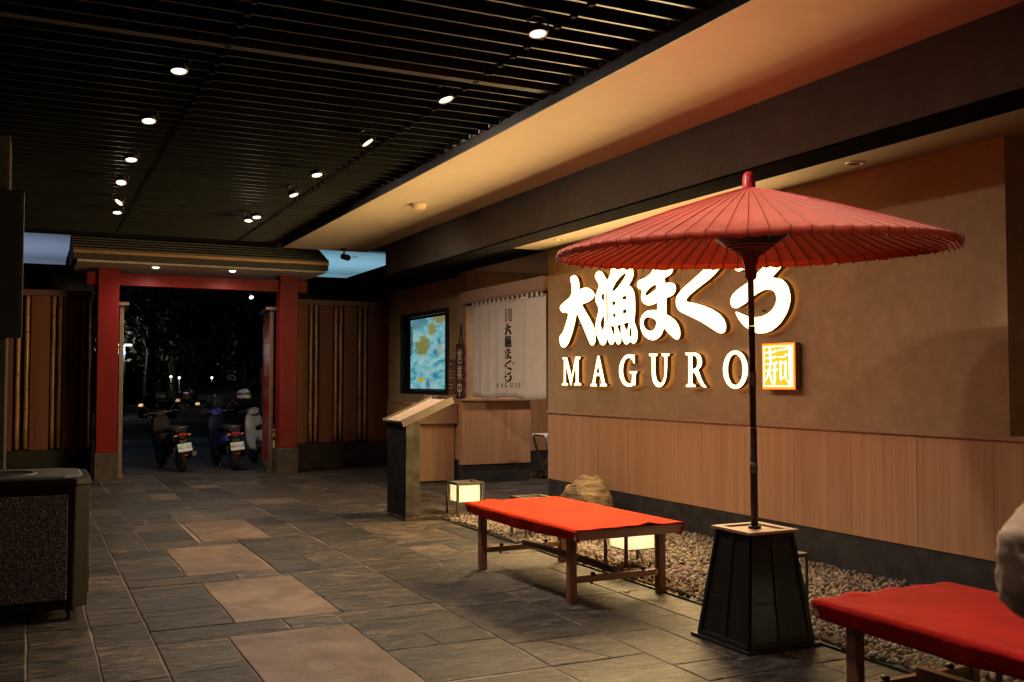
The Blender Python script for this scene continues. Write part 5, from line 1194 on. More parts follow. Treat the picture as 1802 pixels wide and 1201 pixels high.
def umbrella():
    base = Vector((3.716, 4.50, 0.62)); apex = Vector((3.652, 4.443, 2.549))
    t = thing('paper_umbrella', 'large open red paper umbrella on a tall dark pole', 'umbrella', base)
    ax = Vector((-0.036, -0.026, 1)).normalized(); xr = Vector((1, 0, 0)); xr = (xr - ax * xr.dot(ax)).normalized(); yr = ax.cross(xr)
    M = Matrix(((xr.x, yr.x, ax.x), (xr.y, yr.y, ax.y), (xr.z, yr.z, ax.z)))
    P = lambda r, a, z: apex + M @ Vector((r * math.cos(a), r * math.sin(a), z))
    NR, RR, DROP = 72, 1.092, 0.346
    prof = lambda r: -DROP * (r / RR) ** 1.14
    hub = apex + M @ Vector((0, 0, -0.50))
    # pole with bands
    MB(base).tube([base, base.lerp(hub, 0.40)], 0.0205, 14).build('pole_lower', 'pole', t)
    MB(base).tube([base.lerp(hub, 0.401), base.lerp(hub, 0.80)], 0.0185, 14).build('pole_middle', 'pole', t)
    MB(base).tube([base.lerp(hub, 0.801), apex + M @ Vector((0, 0, -0.02))], 0.0175, 14).build('pole_upper', 'pole_bamboo', t)
    f0 = 0.22; MB(base).tube([base.lerp(hub, f0), base.lerp(hub, f0 + 0.045)], 0.0225, 14).build('tape_band', 'steel', t)
    MB(base).tube([base.lerp(hub, 0.565), base.lerp(hub, 0.62)], 0.0215, 14).build('tape_band', 'steel', t)
    # canopy paper
    mb = MB(base); rings = [0.03, 0.10, 0.22, 0.40, 0.60, 0.80, 0.97, 1.07, RR]; sub = 4; n = NR * sub; vs = []
    rs = random.Random(8); jit = [rs.uniform(-1, 1) for _ in range(n)]
    for r in rings:
        for k in range(n):
            a = 2 * math.pi * k / n; f = abs((k % sub) / sub - 0.0); sag = (0.5 - abs(f - 0.5)) * 2
            vs.append(P(r, a, prof(r) - 0.006 * sag * (r / RR) ** 1.2 + 0.0015 * jit[(k * 7) % n] * (r / RR)))
    for (rr_, dz) in ((RR + 0.006, -0.012), (RR + 0.004, -0.034), (RR - 0.012, -0.038)):
        for k in range(n):
            a = 2 * math.pi * k / n; f = (k % sub) / sub; sag = (0.5 - abs(f - 0.5)) * 2
            vs.append(P(rr_ + 0.010 * jit[k] * (dz < -0.015) - 0.006 * sag, a, prof(RR) + dz + 0.006 * jit[(k * 3 + 1) % n] * (dz < -0.015) - 0.003 * sag))
    m = len(rings) + 3
    mb.add(vs, [(i * n + k, i * n + (k + 1) % n, (i + 1) * n + (k + 1) % n, (i + 1) * n + k) for i in range(m - 1) for k in range(n)], True)
    cn = mb.build('canopy', 'paper_red', t)
    fin = MB((0, 0, 0)); fin.lathe([(0.0, 0.088), (0.018, 0.086), (0.030, 0.072), (0.036, 0.05), (0.037, -0.004), (0.048, -0.012), (0.046, -0.022), (0.0, -0.022)], n=22)
    o = fin.build('finial', 'red_lacquer', t, loc=apex - base); o.rotation_euler = M.to_euler()
    # one rib, one strut and one thread tip, repeated round the axis
    pts = [(r, 0, prof(r) - 0.014) for r in (0.035, 0.2, 0.45, 0.75, 1.02)] + [(1.07, 0, prof(1.07) - 0.015), (RR - 0.008, 0, prof(RR) - 0.030), (RR + 0.006, 0, prof(RR) - 0.050)]
    rb = MB((0, 0, 0)).tube(pts, 0.0031, 5); rib_me = rb.mesh('rib', 'rib')
    st = MB((0, 0, 0)).tube([(0.034, 0, -0.40), (0.13, 0, -0.335), (0.30, 0, -0.205), (0.43, 0, prof(0.43) - 0.018)], 0.0032, 5); st_me = st.mesh('strut', 'strut')
    sm = MB((0, 0, 0)).tube([(r, 0, prof(r) + 0.0012) for r in (0.045, 0.2, 0.45, 0.75, 1.0, RR - 0.004)], [0.001, 0.0013, 0.0017, 0.002, 0.002, 0.002], 5); sm_me = sm.mesh('seam', 'seam')
    tp = MB((0, 0, 0)).tube([(RR + 0.012, 0, prof(RR) + 0.004), (RR + 0.013, 0, prof(RR) - 0.034)], 0.0016, 5); tp_me = tp.mesh('rib_tip', 'rib')
    for k in range(NR):
        ro = (M @ Matrix.Rotation(2 * math.pi * (k + 0.0) / NR, 3, 'Z')).to_euler()
        r_ = share('rib', rib_me, t, apex - base, ro); share('rib_tip', tp_me, r_); share('strut', st_me, t, apex - base, ro); share('seam', sm_me, t, apex - base, ro)
    lo = lambda pr, nm, mt, nn=24: setattr(MB((0, 0, 0)).lathe(pr, n=nn).build(nm, mt, t, loc=apex - base), 'rotation_euler', M.to_euler())
    lo([(0.0, -0.375), (0.040, -0.38), (0.046, -0.40), (0.040, -0.43), (0.032, -0.45), (0.034, -0.50), (0.028, -0.52), (0.02, -0.525)], 'lower_hub', 'strut')
    lo([(0.0, -0.025), (0.045, -0.03), (0.042, -0.06), (0.02, -0.065)], 'upper_hub', 'strut')
    for r, z in ((0.142, -0.330), (0.118, -0.346), (0.095, -0.363)):
        lo([(r - 0.002, z), (r, z + 0.002), (r + 0.002, z), (r, z - 0.002), (r - 0.002, z)], 'thread_ring', 'thread', 60)
    lo([(0.150, -0.325), (0.22, -0.272), (0.31, -0.203), (0.313, -0.200), (0.22, -0.268), (0.153, -0.321)], 'thread_net', 'net', 72)
umbrella()

# dry leaf on the paving
lf = MB((3.733, 5.877, 0)); L_ = [(-0.03, 0, 0.004), (-0.01, 0.014, 0.014), (0.02, 0.016, 0.010), (0.036, 0.0, 0.003), (0.016, -0.015, 0.012), (-0.012, -0.014, 0.008)]
lf.add([Vector(p) + Vector((3.733, 5.877, 0.001)) for p in L_] + [(3.736, 5.877, 0.006)], [(i, (i + 1) % 6, 6) for i in range(6)], True)
o = lf.build('fallen_leaf', 'dry_leaf'); m = o.modifiers.new('thick', 'SOLIDIFY'); m.thickness = 0.0015
tag(o, 'small dry leaf lying on the paving near the bench leg', 'leaf')

# ================================================================= BEYOND THE GATE
def ring_sec(cx, y, cz, rx, rz, n=14, e=2.6):
    out = []
    for k in range(n):
        a = 2 * math.pi * k / n; c, s = math.cos(a), math.sin(a)
        out.append((cx + rx * math.copysign(abs(c) ** (2 / e), c), y, cz + rz * math.copysign(abs(s) ** (2 / e), s)))
    return out
def text_part(body, size, parent, mat, matrix, name='lettering'):
    cu = bpy.data.curves.new(name, 'FONT'); cu.body = body; cu.size = size; cu.align_x = 'CENTER'; cu.align_y = 'CENTER'; cu.extrude = 0.0008
    o = bpy.data.objects.new(name, cu); COL.objects.link(o)
    me = bpy.data.meshes.new_from_object(o.evaluated_get(bpy.context.evaluated_depsgraph_get())); bpy.data.objects.remove(o)
    me.materials.clear(); me.materials.append(MAT[mat]); o = bpy.data.objects.new(name, me); COL.objects.link(o); o.parent = parent; o.matrix_local = matrix
    return o

def wheel(t, y, r, w, name='wheel'):
    tm = MB(); tm.lathe([(r - 0.055, -w * 0.35), (r - 0.02, -w * 0.5), (r - 0.004, -w * 0.3), (r, 0), (r - 0.004, w * 0.3), (r - 0.02, w * 0.5), (r - 0.055, w * 0.35)], (0, y, r), 28, 'x', closed=True)
    wo_ = tm.build(name, 'rubber', t)
    rm = MB(); rm.lathe([(0.03, -0.03), (r - 0.054, -w * 0.34), (r - 0.054, w * 0.34), (0.03, 0.03)], (0, y, r), 20, 'x'); rm.lathe([(0.0, -0.05), (0.03, -0.05), (0.03, 0.05), (0.0, 0.05)], (0, y, r), 12, 'x')
    rm.build('rim', 'steel', wo_)

def scooter(label, loc, rz, lean, paint, panel, plate_text, dark_mirror=False):
    t = thing('scooter', label, 'scooter', loc, 0, 'scooters parked beyond the gate'); t.rotation_euler = (0, lean, rz); t.scale = (0.88, 0.94, 0.94)
    wheel(t, 0.0, 0.225, 0.105); wheel(t, 1.22, 0.225, 0.09)
    MB().loft([ring_sec(0, -0.30, 0.66, 0.06, 0.05), ring_sec(0, -0.26, 0.63, 0.115, 0.10), ring_sec(0, -0.10, 0.59, 0.155, 0.155), ring_sec(0, 0.15, 0.55, 0.175, 0.19), ring_sec(0, 0.42, 0.49, 0.165, 0.18), ring_sec(0, 0.56, 0.42, 0.13, 0.14)]).build('tail_body', paint, t)
    for sx in (-1, 1): MB().loft([ring_sec(sx * 0.13, -0.2, 0.60, 0.02, 0.045), ring_sec(sx * 0.165, 0.0, 0.57, 0.022, 0.07), ring_sec(sx * 0.175, 0.3, 0.50, 0.018, 0.05)]).build('side_panel', panel, t)
    MB().loft([ring_sec(0, -0.24, 0.745, 0.10, 0.03), ring_sec(0, -0.1, 0.765, 0.135, 0.05), ring_sec(0, 0.2, 0.77, 0.145, 0.055), ring_sec(0, 0.45, 0.735, 0.135, 0.05), ring_sec(0, 0.62, 0.70, 0.09, 0.03)]).build('seat', 'rubber', t)
    MB().tube([(-0.10, -0.12, 0.79), (-0.12, -0.30, 0.80), (0.12, -0.30, 0.80), (0.10, -0.12, 0.79)], 0.013, 8).build('grab_rail', 'steel', t)
    MB().box(-0.075, 0.075, -0.315, -0.29, 0.655, 0.70).build('tail_light', 'tail_red', t, 0.008)
    for sx in (-1, 1): MB().loft([ring_sec(sx * 0.12, -0.285, 0.665, 0.03, 0.016), ring_sec(sx * 0.145, -0.25, 0.66, 0.028, 0.02)]).build('indicator', 'amber', t)
    fd = MB(); fd.prism([(-0.28, 0.60), (-0.25, 0.62), (-0.34, 0.36), (-0.36, 0.36)], 'x', -0.07, 0.07); fd.build('mudguard', 'black_metal', t)
    plm = Matrix.Translation((0, -0.345, 0.455)) @ Matrix.Rotation(R(76), 4, 'X')
    pl = MB().box(-0.13, 0.13, -0.07, 0.07, 0, 0.004).build('number_plate', 'plate', t, 0.002); pl.matrix_local = plm
    text_part(plate_text, 0.085, pl, 'ink', Matrix.Translation((0, 0, 0.005)))
    MB().box(-0.035, 0.035, -0.372, -0.362, 0.31, 0.335).build('reflector', 'tail_red', t)
    MB().tube([(0.10, 0.5, 0.25), (0.17, 0.3, 0.24), (0.18, 0.05, 0.27), (0.18, -0.28, 0.32)], [0.02, 0.03, 0.05, 0.045], 12).build('exhaust', 'black_metal', t)
    MB().box(-0.16, 0.16, 0.5, 0.98, 0.24, 0.31).build('floorboard', 'black_metal', t, 0.02)
    MB().loft([ring_sec(0, 0.95, 0.62, 0.17, 0.36, e=3.2), ring_sec(0, 1.02, 0.64, 0.19, 0.38, e=3.2), ring_sec(0, 1.12, 0.66, 0.13, 0.33), ring_sec(0, 1.18, 0.64, 0.05, 0.22)]).build('front_shield', paint, t)
    MB().tube([(0, 1.22, 0.23), (0, 1.10, 0.6), (0, 1.0, 0.98)], 0.03, 8).build('fork', 'steel', t)
    MB().loft([ring_sec(0, 0.90, 1.02, 0.09, 0.05), ring_sec(0, 1.0, 1.02, 0.15, 0.08), ring_sec(0, 1.1, 0.99, 0.09, 0.07)]).build('handlebar_cowl', panel, t)
    MB().tube([(-0.34, 0.86, 1.03), (-0.2, 0.93, 1.035), (0.2, 0.93, 1.035), (0.34, 0.86, 1.03)], 0.013, 8).build('handlebar', 'steel', t)
    for sx in (-1, 1):
        MB().tube([(sx * 0.22, 0.925, 1.035), (sx * 0.345, 0.855, 1.03)], 0.019, 10).build('grip', 'rubber', t)
        m_ = MB().tube([(sx * 0.20, 0.94, 1.04), (sx * 0.26, 0.93, 1.14), (sx * 0.33, 0.92, 1.20)], 0.007, 6).build('mirror_stalk', 'steel', t)
        MB().loft([ring_sec(sx * 0.36, 0.905, 1.215, 0.048, 0.028), ring_sec(sx * 0.36, 0.93, 1.215, 0.042, 0.024), ring_sec(sx * 0.36, 0.945, 1.215, 0.02, 0.012)]).build('mirror', 'chrome', m_)
    MB().tube([(-0.1, 0.35, 0.27), (-0.22, 0.28, 0.03), (-0.24, 0.28, 0.0)], 0.012, 8).build('side_stand', 'black_metal', t)
    for sx in (-1, 1): MB().tube([(sx * 0.09, 0.0, 0.23), (sx * 0.11, -0.05, 0.55)], 0.018, 8).build('shock_absorber', 'chrome', t)
    return t
MAT['paint_black'] = plain('scooter_black', (0.005, 0.005, 0.006), 0.45, spec=0.25)
MAT['paint_blue'] = plain('scooter_navy', (0.008, 0.013, 0.055), 0.4, spec=0.3)
MAT['paint_bright_blue'] = plain('scooter_blue', (0.02, 0.06, 0.42), 0.25, coat=0.4)
MAT['paint_white'] = plain('scooter_white', (0.68, 0.74, 0.76), 0.25, coat=0.4)
MAT['paint_silver'] = plain('car_silver', (0.42, 0.42, 0.41), 0.28, metal=0.5, coat=0.3)
MAT['paint_grey'] = plain('car_grey', (0.16, 0.18, 0.19), 0.28, metal=0.5, coat=0.3)
GZ = -0.045
scooter('black scooter with pale plate leaning in the middle of the gateway', (2.33, 17.30, GZ), R(9), R(-7), 'paint_black', 'paint_black', 'PAC-1671')
scooter('navy blue scooter with bright blue handlebar beside the open door', (3.17, 17.25, GZ), R(5), R(-5), 'paint_blue', 'paint_bright_blue', 'NBH-1580')
scooter('white scooter half hidden behind the open red door leaf', (3.86, 17.5, GZ), R(4), R(-5), 'paint_white', 'paint_white', '')
scooter('dark scooter parked far off at the left side of the gateway', (5.1, 41.0, GZ), R(60), R(-5), 'paint_black', 'paint_grey', '')

def helmet(label, loc, rz, mat, band):
    t = thing('helmet', label, 'helmet', loc, rz, 'helmets hung on the scooter mirrors'); r = 0.125
    MB().lathe([(0.0, r), (r * 0.42, r * 0.92), (r * 0.78, r * 0.66), (r, r * 0.15), (r * 1.0, -r * 0.35), (r * 0.93, -r * 0.62), (r * 0.84, -r * 0.6), (r * 0.88, -r * 0.3), (r * 0.88, r * 0.1), (r * 0.7, r * 0.55), (0.0, r * 0.82)], n=26).build('shell', mat, t)
    MB().lathe([(r * 0.90, r * 0.46), (r * 0.94, r * 0.42), (r * 0.995, r * 0.22), (r * 1.012, r * 0.10), (r * 1.0, r * 0.1)], n=26).build('stripe', band, t)
    MB().lathe([(r * 1.0, -r * 0.36), (r * 1.03, -r * 0.42), (r * 0.96, -r * 0.63), (r * 0.9, -r * 0.6)], n=26).build('edge_trim', 'rubber', t)
    MB().tube([(r * 0.8, 0, -r * 0.6), (r * 0.3, 0.02, -r * 1.3), (-r * 0.3, 0.02, -r * 1.3), (-r * 0.8, 0, -r * 0.6)], 0.006, 6).build('chin_strap', 'rubber', t)
helmet('white patterned helmet hung on the navy scooter mirror', (3.50, 18.20, 1.20), R(20), 'paint_white', 'paint_grey')
helmet('black shiny helmet hung on the black scooter mirror', (2.50, 18.20, 1.22), R(10), 'paint_black', 'chrome')

# parked cars
def car(label, loc, rz, paint, L=4.4, roof=1.48, lit=False):
    t = thing('parked_car', label, 'car', loc, rz, 'cars parked far beyond the gate'); h = L / 2
    def sec(y, zb, zt, w): return [(-w * 0.96, y, zb), (w * 0.96, y, zb), (w, y, zb + 0.2), (w * 0.98, y, (zb + zt) / 2 + 0.1), (w * 0.90, y, zt), (-w * 0.90, y, zt), (-w * 0.98, y, (zb + zt) / 2 + 0.1), (-w, y, zb + 0.2)]
    bd = MB().loft([sec(-h, 0.38, 0.70, 0.70), sec(-h + 0.12, 0.26, 0.86, 0.82), sec(-h + 0.6, 0.2, 0.93, 0.88), sec(-0.3, 0.2, 0.95, 0.90), sec(h - 1.2, 0.2, 0.93, 0.89), sec(h - 0.35, 0.22, 0.80, 0.84), sec(h - 0.08, 0.28, 0.68, 0.76), sec(h, 0.36, 0.58, 0.66)], smooth=False).build('body', paint, t, 0.04)
    y0, y1, y2, y3 = -h + 0.45, -h + 1.0, h - 1.9, h - 1.15
    def trap(y, z, w): return [(-w, y, z), (w, y, z)]
    zb = 0.935; lo = [(-0.80, y0, zb), (0.80, y0, zb), (0.80, y3, zb), (-0.80, y3, zb)]; hi = [(-0.60, y1, roof), (0.60, y1, roof), (0.60, y2, roof), (-0.60, y2, roof)]
    MB().hexa(lo, hi).build('cabin', paint, t, 0.05)
    lerp3 = lambda a, b, f: tuple(a[i] + (b[i] - a[i]) * f for i in range(3))
    for i, nm in ((0, 'rear_window'), (1, 'side_window'), (2, 'windscreen'), (3, 'side_window')):
        a, b, c, d = lo[i], lo[(i + 1) % 4], hi[(i + 1) % 4], hi[i]
        nrm = (Vector(b) - Vector(a)).cross(Vector(d) - Vector(a)).normalized()
        q = [lerp3(lerp3(a, b, 0.07), lerp3(d, c, 0.07), 0.10), lerp3(lerp3(a, b, 0.93), lerp3(d, c, 0.93), 0.10), lerp3(lerp3(a, b, 0.90), lerp3(d, c, 0.90), 0.86), lerp3(lerp3(a, b, 0.10), lerp3(d, c, 0.10), 0.86)]
        MB().hexa([Vector(p) + nrm * 0.002 for p in q], [Vector(p) + nrm * 0.012 for p in q]).build(nm, 'glass_dark', t)
    for sx in (-1, 1):
        for y in (-h + 0.85, h - 0.85):
            tm = MB(); tm.lathe([(0.2, -0.10), (0.30, -0.10), (0.315, -0.05), (0.315, 0.05), (0.30, 0.10), (0.2, 0.10)], (sx * 0.82, y, 0.315), 22, 'x', closed=True); tm = tm.build('wheel', 'rubber', t)
            MB().lathe([(0.0, -0.07), (0.2, -0.095), (0.2, 0.095), (0.0, 0.07)], (sx * 0.82, y, 0.315), 18, 'x').build('rim', 'chrome', tm)
        MB().hexa([(sx * 0.45, h - 0.06, 0.50), (sx * 0.70, h - 0.10, 0.50), (sx * 0.70, h - 0.02, 0.50), (sx * 0.45, h + 0.03, 0.50)], [(sx * 0.45, h - 0.14, 0.63), (sx * 0.72, h - 0.2, 0.63), (sx * 0.72, h - 0.06, 0.63), (sx * 0.45, h + 0.02, 0.63)]).build('headlight', 'head_lamp' if lit else 'chrome', t)
        MB().box(sx * 0.62 - 0.12, sx * 0.62 + 0.12, -h - 0.012, -h + 0.1, 0.60, 0.72).build('tail_lamp', 'tail_red', t)
        MB().loft([ring_sec(sx * 0.95, h - 1.42, 0.98, 0.07, 0.05), ring_sec(sx * 0.95, h - 1.32, 0.98, 0.05, 0.04)]).build('wing_mirror', paint, t)
    MB().box(-0.75, 0.75, -h - 0.01, -h + 0.03, 0.40, 0.46).build('bumper_trim', 'chrome', t); MB().box(-0.60, 0.60, h - 0.02, h + 0.015, 0.36, 0.46).build('grille', 'black_metal', t)
    MB().box(-0.17, 0.17, -h - 0.022, -h - 0.012, 0.48, 0.58).build('number_plate', 'plate', t)
    return t
GZ2 = 0.02
car('silver car parked beyond the gate beside the open door leaf', (9.6, 46.5, GZ2), R(94), 'paint_silver')
car('pale car parked behind the dark tree trunk beyond the gate', (10.2, 60.0, GZ2), R(70), 'paint_silver', 4.5, 1.52)
car('small grey car facing the gate, left of the notice board', (7.2, 68.0, GZ2), R(185), 'paint_grey', 4.0, 1.6)
car('dark car with lit headlamps far down the lane', (10.8, 84.0, GZ2), R(178), 'paint_grey', 4.4, 1.5, True)

# trees
def leaf_cloud(n, rx, ry, rz, seed):
    r = np.random.default_rng(seed)
    # clumps
    nc = 26; C = r.normal(size=(nc, 3)); C /= np.linalg.norm(C, axis=1)[:, None]; C *= r.uniform(0.35, 1.0, (nc, 1)) ** 0.5 * np.array([rx, ry, rz])
    idx = r.integers(0, nc, n); S = r.uniform(0.35, 0.7, nc)[idx][:, None] * rx * 0.5
    P = C[idx] + r.normal(size=(n, 3)) * S * 0.6
    A = r.normal(size=(n, 3)); A /= np.linalg.norm(A, axis=1)[:, None]; B = np.cross(A, r.normal(size=(n, 3))); B /= np.linalg.norm(B, axis=1)[:, None]
    sz = r.uniform(0.09, 0.19, (n, 1))
    V = np.stack([P - A * sz, P + B * sz * 0.5, P + A * sz, P - B * sz * 0.5], 1).reshape(-1, 3)
    me = bpy.data.meshes.new('crown'); me.from_pydata(V.tolist(), [], [(4 * i, 4 * i + 1, 4 * i + 2, 4 * i + 3) for i in range(n)]); me.materials.append(MAT['leaf']); return me
CROWNS = [leaf_cloud(5200, 3.6, 3.6, 2.9, s) for s in (1, 2)]
def tree(label, loc, sc, which, rz):
    t = thing('street_tree', label, 'tree', loc, rz, 'trees beyond the gate'); t.scale = (sc, sc, sc)
    tr = MB(); tr.tube([(0, 0, -0.1), (0.04, 0, 0.8), (0.02, 0.05, 2.2), (0.1, 0.1, 3.6), (0.05, 0.2, 5.2)], [0.30, 0.23, 0.20, 0.17, 0.10], 12)
    tr = tr.build('trunk', 'bark', t)
    for (a, z, l) in ((0.4, 2.4, 2.2), (2.3, 2.9, 2.3), (4.2, 2.6, 2.1), (5.4, 3.4, 1.9)):
        d = Vector((math.cos(a), math.sin(a), 0))
        MB().tube([(0.05, 0.06, z), Vector((0.05, 0.06, z + 0.7)) + d * l * 0.45, Vector((0, 0, z + 1.5)) + d * l], [0.10, 0.07, 0.03], 8).build('limb', 'bark', tr)
    share('crown', CROWNS[which], t, (0.05, 0.1, 5.0))
tree('dark tree whose trunk stands before the pale car beyond the gate', (9.6, 51.0, GZ2), 1.0, 0, 0.3)
tree('dark leafy tree behind the notice board beyond the gate', (8.2, 66.0, GZ2), 1.15, 1, 1.9)
tree('dark tree filling the upper left of the gateway', (4.6, 44.0, GZ2), 1.05, 1, 4.0)
tree('tree crown catching light at the upper right of the gateway', (9.4, 36.0, GZ2), 0.85, 0, 2.4)

# low grey building to the right, notice board, street lamps
t = thing('far_building', 'low grey building with pilasters beyond the silver car', 'building', (16.0, 62.0, 0)); o3 = t.location
MB(o3).box(11.6, 24.0, 60.0, 66.0, -0.05, 4.3).build('wall', 'far_wall', t)
MB(o3).box(11.5, 24.1, 59.9, 66.1, 4.302, 4.55).build('roof_edge', 'concrete', t)
for i in range(5):
    x = 11.8 + i * 2.4; MB(o3).box(x, x + 0.45, 59.85, 59.999, -0.05, 4.2).build('pilaster', 'concrete', t)
    wn_ = MB(o3).box(x + 0.85, x + 2.0, 59.93, 59.999, 1.0, 2.7).build('window', 'concrete', t); MB(o3).box(x + 0.92, x + 1.93, 59.915, 59.929, 1.07, 2.63).build('pane', 'glass_dark', wn_)
t = thing('notice_board', 'grey notice board on two thin posts beyond the gate', 'notice board', (8.1, 57.0, GZ2)); o3 = t.location
MB(o3).box(7.80, 8.42, 56.97, 57.0, 1.15, 2.2).build('panel', 'concrete', t)
for x in (7.82, 8.40): MB(o3).tube([(x, 57.04, 0.02), (x, 57.04, 2.25)], 0.035, 8).build('post', 'steel', t)
tx = MB(o3); rs = random.Random(6)
for i in range(6): tx.box(7.88, 7.88 + rs.uniform(0.25, 0.46), 56.962, 56.968, 2.05 - i * 0.14, 2.09 - i * 0.14)
tx.build('faded_lines', 'far_wall', t)
def bulb(t, loc, power, color, soft=0.1):
    l = bpy.data.lights.new('bulb', 'POINT'); l.energy = power; l.shadow_soft_size = soft; l.color = color
    o = bpy.data.objects.new('bulb', l); COL.objects.link(o); o.parent = t; o.location = loc
x, yy, hh = 3.62, 44.5, 3.02
t = thing('street_lamp', 'bright street lamp with a small blue sign left in the gateway', 'street lamp', (x, yy, GZ2)); o3 = t.location
MB(o3).tube([(x, yy, 0.0), (x, yy, hh)], [0.06, 0.035], 8).build('post', 'steel', t)
MB(o3).box(x - 0.34, x + 0.34, yy - 0.08, yy + 0.08, hh, hh + 0.07).build('lamp_head', 'steel', t)
MB(o3).box(x - 0.30, x + 0.30, yy - 0.075, yy + 0.075, hh - 0.075, hh - 0.002).build('lamp_lens', 'street_lens', t)
MB(o3).box(x - 0.25, x + 0.05, yy - 0.09, yy - 0.06, hh - 0.42, hh - 0.32).build('blue_sign', 'street_lens_blue', t)
bulb(t, (0, 0, hh - 0.25), 60.0, (0.95, 0.97, 1.0))
for (x, yy, hh, lab, pw) in ((10.0, 61.9, 1.62, 'round warm post lamp right of the dark tree trunk', 26.0), (7.78, 63.0, 1.68, 'left of two close warm post lamps beyond the gate', 10.0), (8.24, 62.8, 1.62, 'right of two close warm post lamps beyond the gate', 10.0)):
    t = thing('post_lamp', lab, 'post lamp', (x, yy, GZ2), 0, 'post lamps beyond the gate'); o3 = t.location
    MB(o3).tube([(x, yy, 0.0), (x, yy, hh)], 0.04, 8).build('post', 'steel', t)
    MB(o3).lathe([(0.0, 0.0), (0.05, 0.01), (0.075, 0.06), (0.06, 0.11), (0.0, 0.14)], (x, yy, hh), 14).build('globe', 'head_lamp', t)
    bulb(t, (0, 0, hh + 0.42), pw, (1.0, 0.82, 0.6))

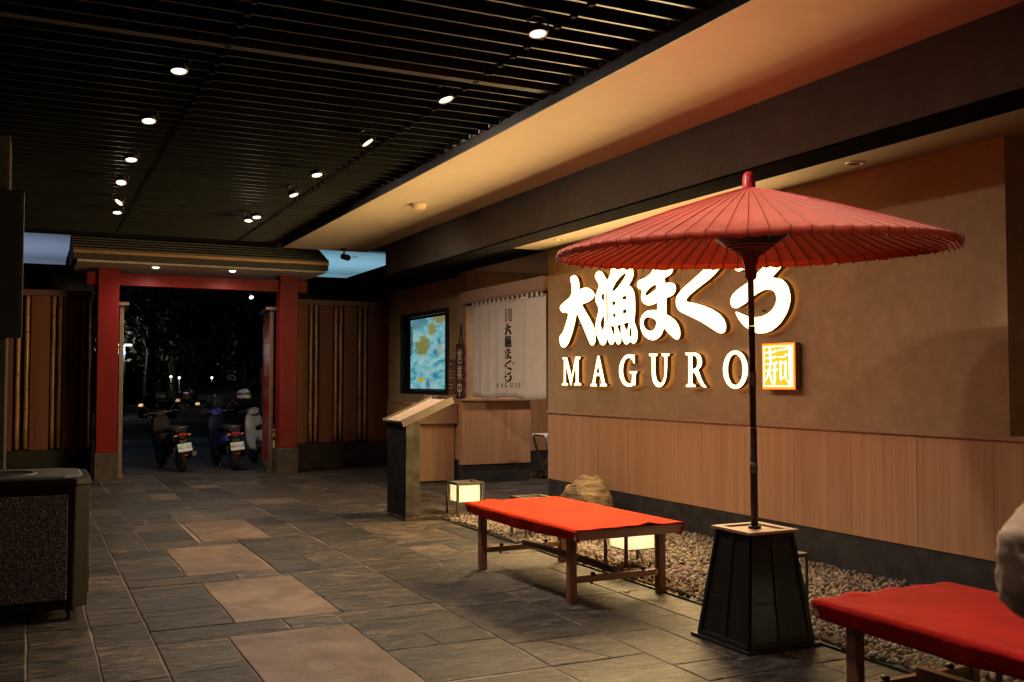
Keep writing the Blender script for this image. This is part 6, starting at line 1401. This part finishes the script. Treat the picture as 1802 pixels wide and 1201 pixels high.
# ================================================================= PERSON at the right edge, hand in pocket
def skin_mesh(name, joints, edges, mat, parent, sub=2):
    """joints: name -> (x, y, z, rx, ry)"""
    keys = list(joints); me = bpy.data.meshes.new(name)
    me.from_pydata([joints[k][:3] for k in keys], [(keys.index(a), keys.index(b)) for a, b in edges], [])
    o = bpy.data.objects.new(name, me); COL.objects.link(o); o.parent = parent
    sk = o.modifiers.new('skin', 'SKIN'); sk.use_smooth_shade = True
    sv = me.skin_vertices[0].data
    for i, k in enumerate(keys): sv[i].radius = joints[k][3:5]; sv[i].use_root = (i == 0)
    s = o.modifiers.new('sub', 'SUBSURF'); s.levels = sub; s.render_levels = sub
    me.materials.append(MAT[mat]); return o
def person():
    t = thing('person', 'person in a beige coat, only the bent elbow showing at the right edge', 'person', (2.475, 1.455, 0), -CAM_YAW)
    # body under the clothes
    J = {'pelvis': (0, 0, 0.95, 0.13, 0.10), 'waist': (0, 0, 1.10, 0.12, 0.09), 'chest': (0, 0.01, 1.30, 0.14, 0.10), 'neck0': (0, 0, 1.42, 0.06, 0.06), 'neck': (0, 0.01, 1.50, 0.05, 0.05),
         'jaw': (0, 0.035, 1.56, 0.068, 0.075), 'head': (0, 0.025, 1.645, 0.090, 0.105), 'crown': (0, 0.01, 1.73, 0.060, 0.070)}
    E = [('pelvis', 'waist'), ('waist', 'chest'), ('chest', 'neck0'), ('neck0', 'neck'), ('neck', 'jaw'), ('jaw', 'head'), ('head', 'crown')]
    for s, n in ((-1, 'l'), (1, 'r')):
        J.update({n + 'hip': (s * 0.09, 0, 0.90, 0.085, 0.085), n + 'knee': (s * 0.10, 0.02, 0.49, 0.055, 0.055), n + 'ankle': (s * 0.10, -0.01, 0.09, 0.035, 0.04), n + 'toe': (s * 0.11, 0.12, 0.035, 0.035, 0.025),
                  n + 'sho': (s * 0.15, 0, 1.375, 0.045, 0.045), n + 'elb': (s * 0.385, -0.055, 1.02, 0.026, 0.026), n + 'wri': (s * 0.21, 0.07, 0.885, 0.024, 0.026), n + 'hand': (s * 0.165, 0.085, 0.80, 0.030, 0.020)})
        E += [('pelvis', n + 'hip'), (n + 'hip', n + 'knee'), (n + 'knee', n + 'ankle'), (n + 'ankle', n + 'toe'), ('chest', n + 'sho'), (n + 'sho', n + 'elb'), (n + 'elb', n + 'wri'), (n + 'wri', n + 'hand')]
    skin_mesh('body', J, E, 'skin', t)
    # face
    MB().loft([[(0.012 * math.cos(a), 0.100, 1.605 + 0.012 * math.sin(a)) for a in np.linspace(0, 5.5, 8)], [(0.006 * math.cos(a), 0.128, 1.600 + 0.008 * math.sin(a)) for a in np.linspace(0, 5.5, 8)]]).build('nose', 'skin', t)
    for s in (-1, 1):
        MB().lathe([(0.0, 0.012), (0.009, 0.008), (0.012, 0.0)], (s * 0.030, 0.100, 1.638), 12, 'y').build('eye', 'ink', t)
        MB().lathe([(0.0, -0.006), (0.02, -0.008), (0.028, 0.0), (0.02, 0.006), (0.0, 0.004)], (s * 0.088, 0.015, 1.63), 12, 'x').build('ear', 'skin', t)
    MB().box(-0.022, 0.022, 0.103, 0.109, 1.563, 1.572).build('mouth', 'seal_red', t, 0.003)
    hr = {'a': (0, 0.045, 1.735, 0.06, 0.04), 'b': (0, -0.01, 1.735, 0.095, 0.075), 'c': (0, -0.05, 1.655, 0.108, 0.075), 'd': (0, -0.055, 1.585, 0.098, 0.055), 'e': (0, -0.05, 1.535, 0.07, 0.035)}
    skin_mesh('hair', hr, [('a', 'b'), ('b', 'c'), ('c', 'd'), ('d', 'e')], 'hair', t)
    # coat with loose sleeves gathered at the elbow, hands in the pockets
    Cj = {'hem': (0, 0, 0.60, 0.265, 0.20), 'hip': (0, 0, 0.85, 0.235, 0.18), 'waist': (0, 0, 1.08, 0.205, 0.155), 'chest': (0, 0.01, 1.28, 0.225, 0.165), 'yoke': (0, 0, 1.395, 0.16, 0.115), 'collar': (0, -0.005, 1.455, 0.085, 0.08), 'collar_top': (0, -0.01, 1.50, 0.078, 0.074)}
    Ce = [('hem', 'hip'), ('hip', 'waist'), ('waist', 'chest'), ('chest', 'yoke'), ('yoke', 'collar'), ('collar', 'collar_top')]
    for s, n in ((-1, 'l'), (1, 'r')):
        Cj.update({n + 'sho': (s * 0.185, 0, 1.375, 0.085, 0.085), n + 'ua': (s * 0.275, -0.03, 1.20, 0.074, 0.078), n + 'ua2': (s * 0.345, -0.05, 1.105, 0.062, 0.066), n + 'ua3': (s * 0.385, -0.055, 1.055, 0.078, 0.08), n + 'elb': (s * 0.40, -0.06, 1.012, 0.056, 0.062),
                   n + 'fold': (s * 0.39, -0.04, 0.965, 0.076, 0.076), n + 'fa': (s * 0.30, 0.02, 0.925, 0.064, 0.066), n + 'cuf': (s * 0.27, 0.06, 0.885, 0.054, 0.054)})
        Ce += [('yoke', n + 'sho'), (n + 'sho', n + 'ua'), (n + 'ua', n + 'ua2'), (n + 'ua2', n + 'ua3'), (n + 'ua3', n + 'elb'), (n + 'elb', n + 'fold'), (n + 'fold', n + 'fa'), (n + 'fa', n + 'cuf')]
    c = skin_mesh('coat', Cj, Ce, 'coat', t, 3)
    tex = bpy.data.textures.new('cloth_folds', 'CLOUDS'); tex.noise_scale = 0.09
    d = c.modifiers.new('folds', 'DISPLACE'); d.texture = tex; d.strength = 0.028; d.mid_level = 0.5; d.texture_coords = 'LOCAL'
    tex2 = bpy.data.textures.new('cloth_wrinkles', 'MARBLE'); tex2.noise_scale = 0.05; tex2.turbulence = 9.0
    d2 = c.modifiers.new('wrinkles', 'DISPLACE'); d2.texture = tex2; d2.strength = 0.009; d2.mid_level = 0.5; d2.texture_coords = 'LOCAL'
    Tj = {'w': (0, 0, 0.96, 0.14, 0.115)}; Te = []
    for s, n in ((-1, 'l'), (1, 'r')):
        Tj.update({n + 'h': (s * 0.09, 0, 0.86, 0.10, 0.10), n + 'k': (s * 0.10, 0.02, 0.49, 0.078, 0.078), n + 'a': (s * 0.10, -0.01, 0.10, 0.065, 0.068)})
        Te += [('w', n + 'h'), (n + 'h', n + 'k'), (n + 'k', n + 'a')]
        MB().loft([ring_sec(s * 0.105, -0.075, 0.045, 0.035, 0.04), ring_sec(s * 0.105, 0.0, 0.055, 0.046, 0.055), ring_sec(s * 0.11, 0.11, 0.035, 0.05, 0.035), ring_sec(s * 0.112, 0.19, 0.022, 0.03, 0.022)]).build('shoe', 'shoe', t)
    skin_mesh('trousers', Tj, Te, 'trousers', t)
person()
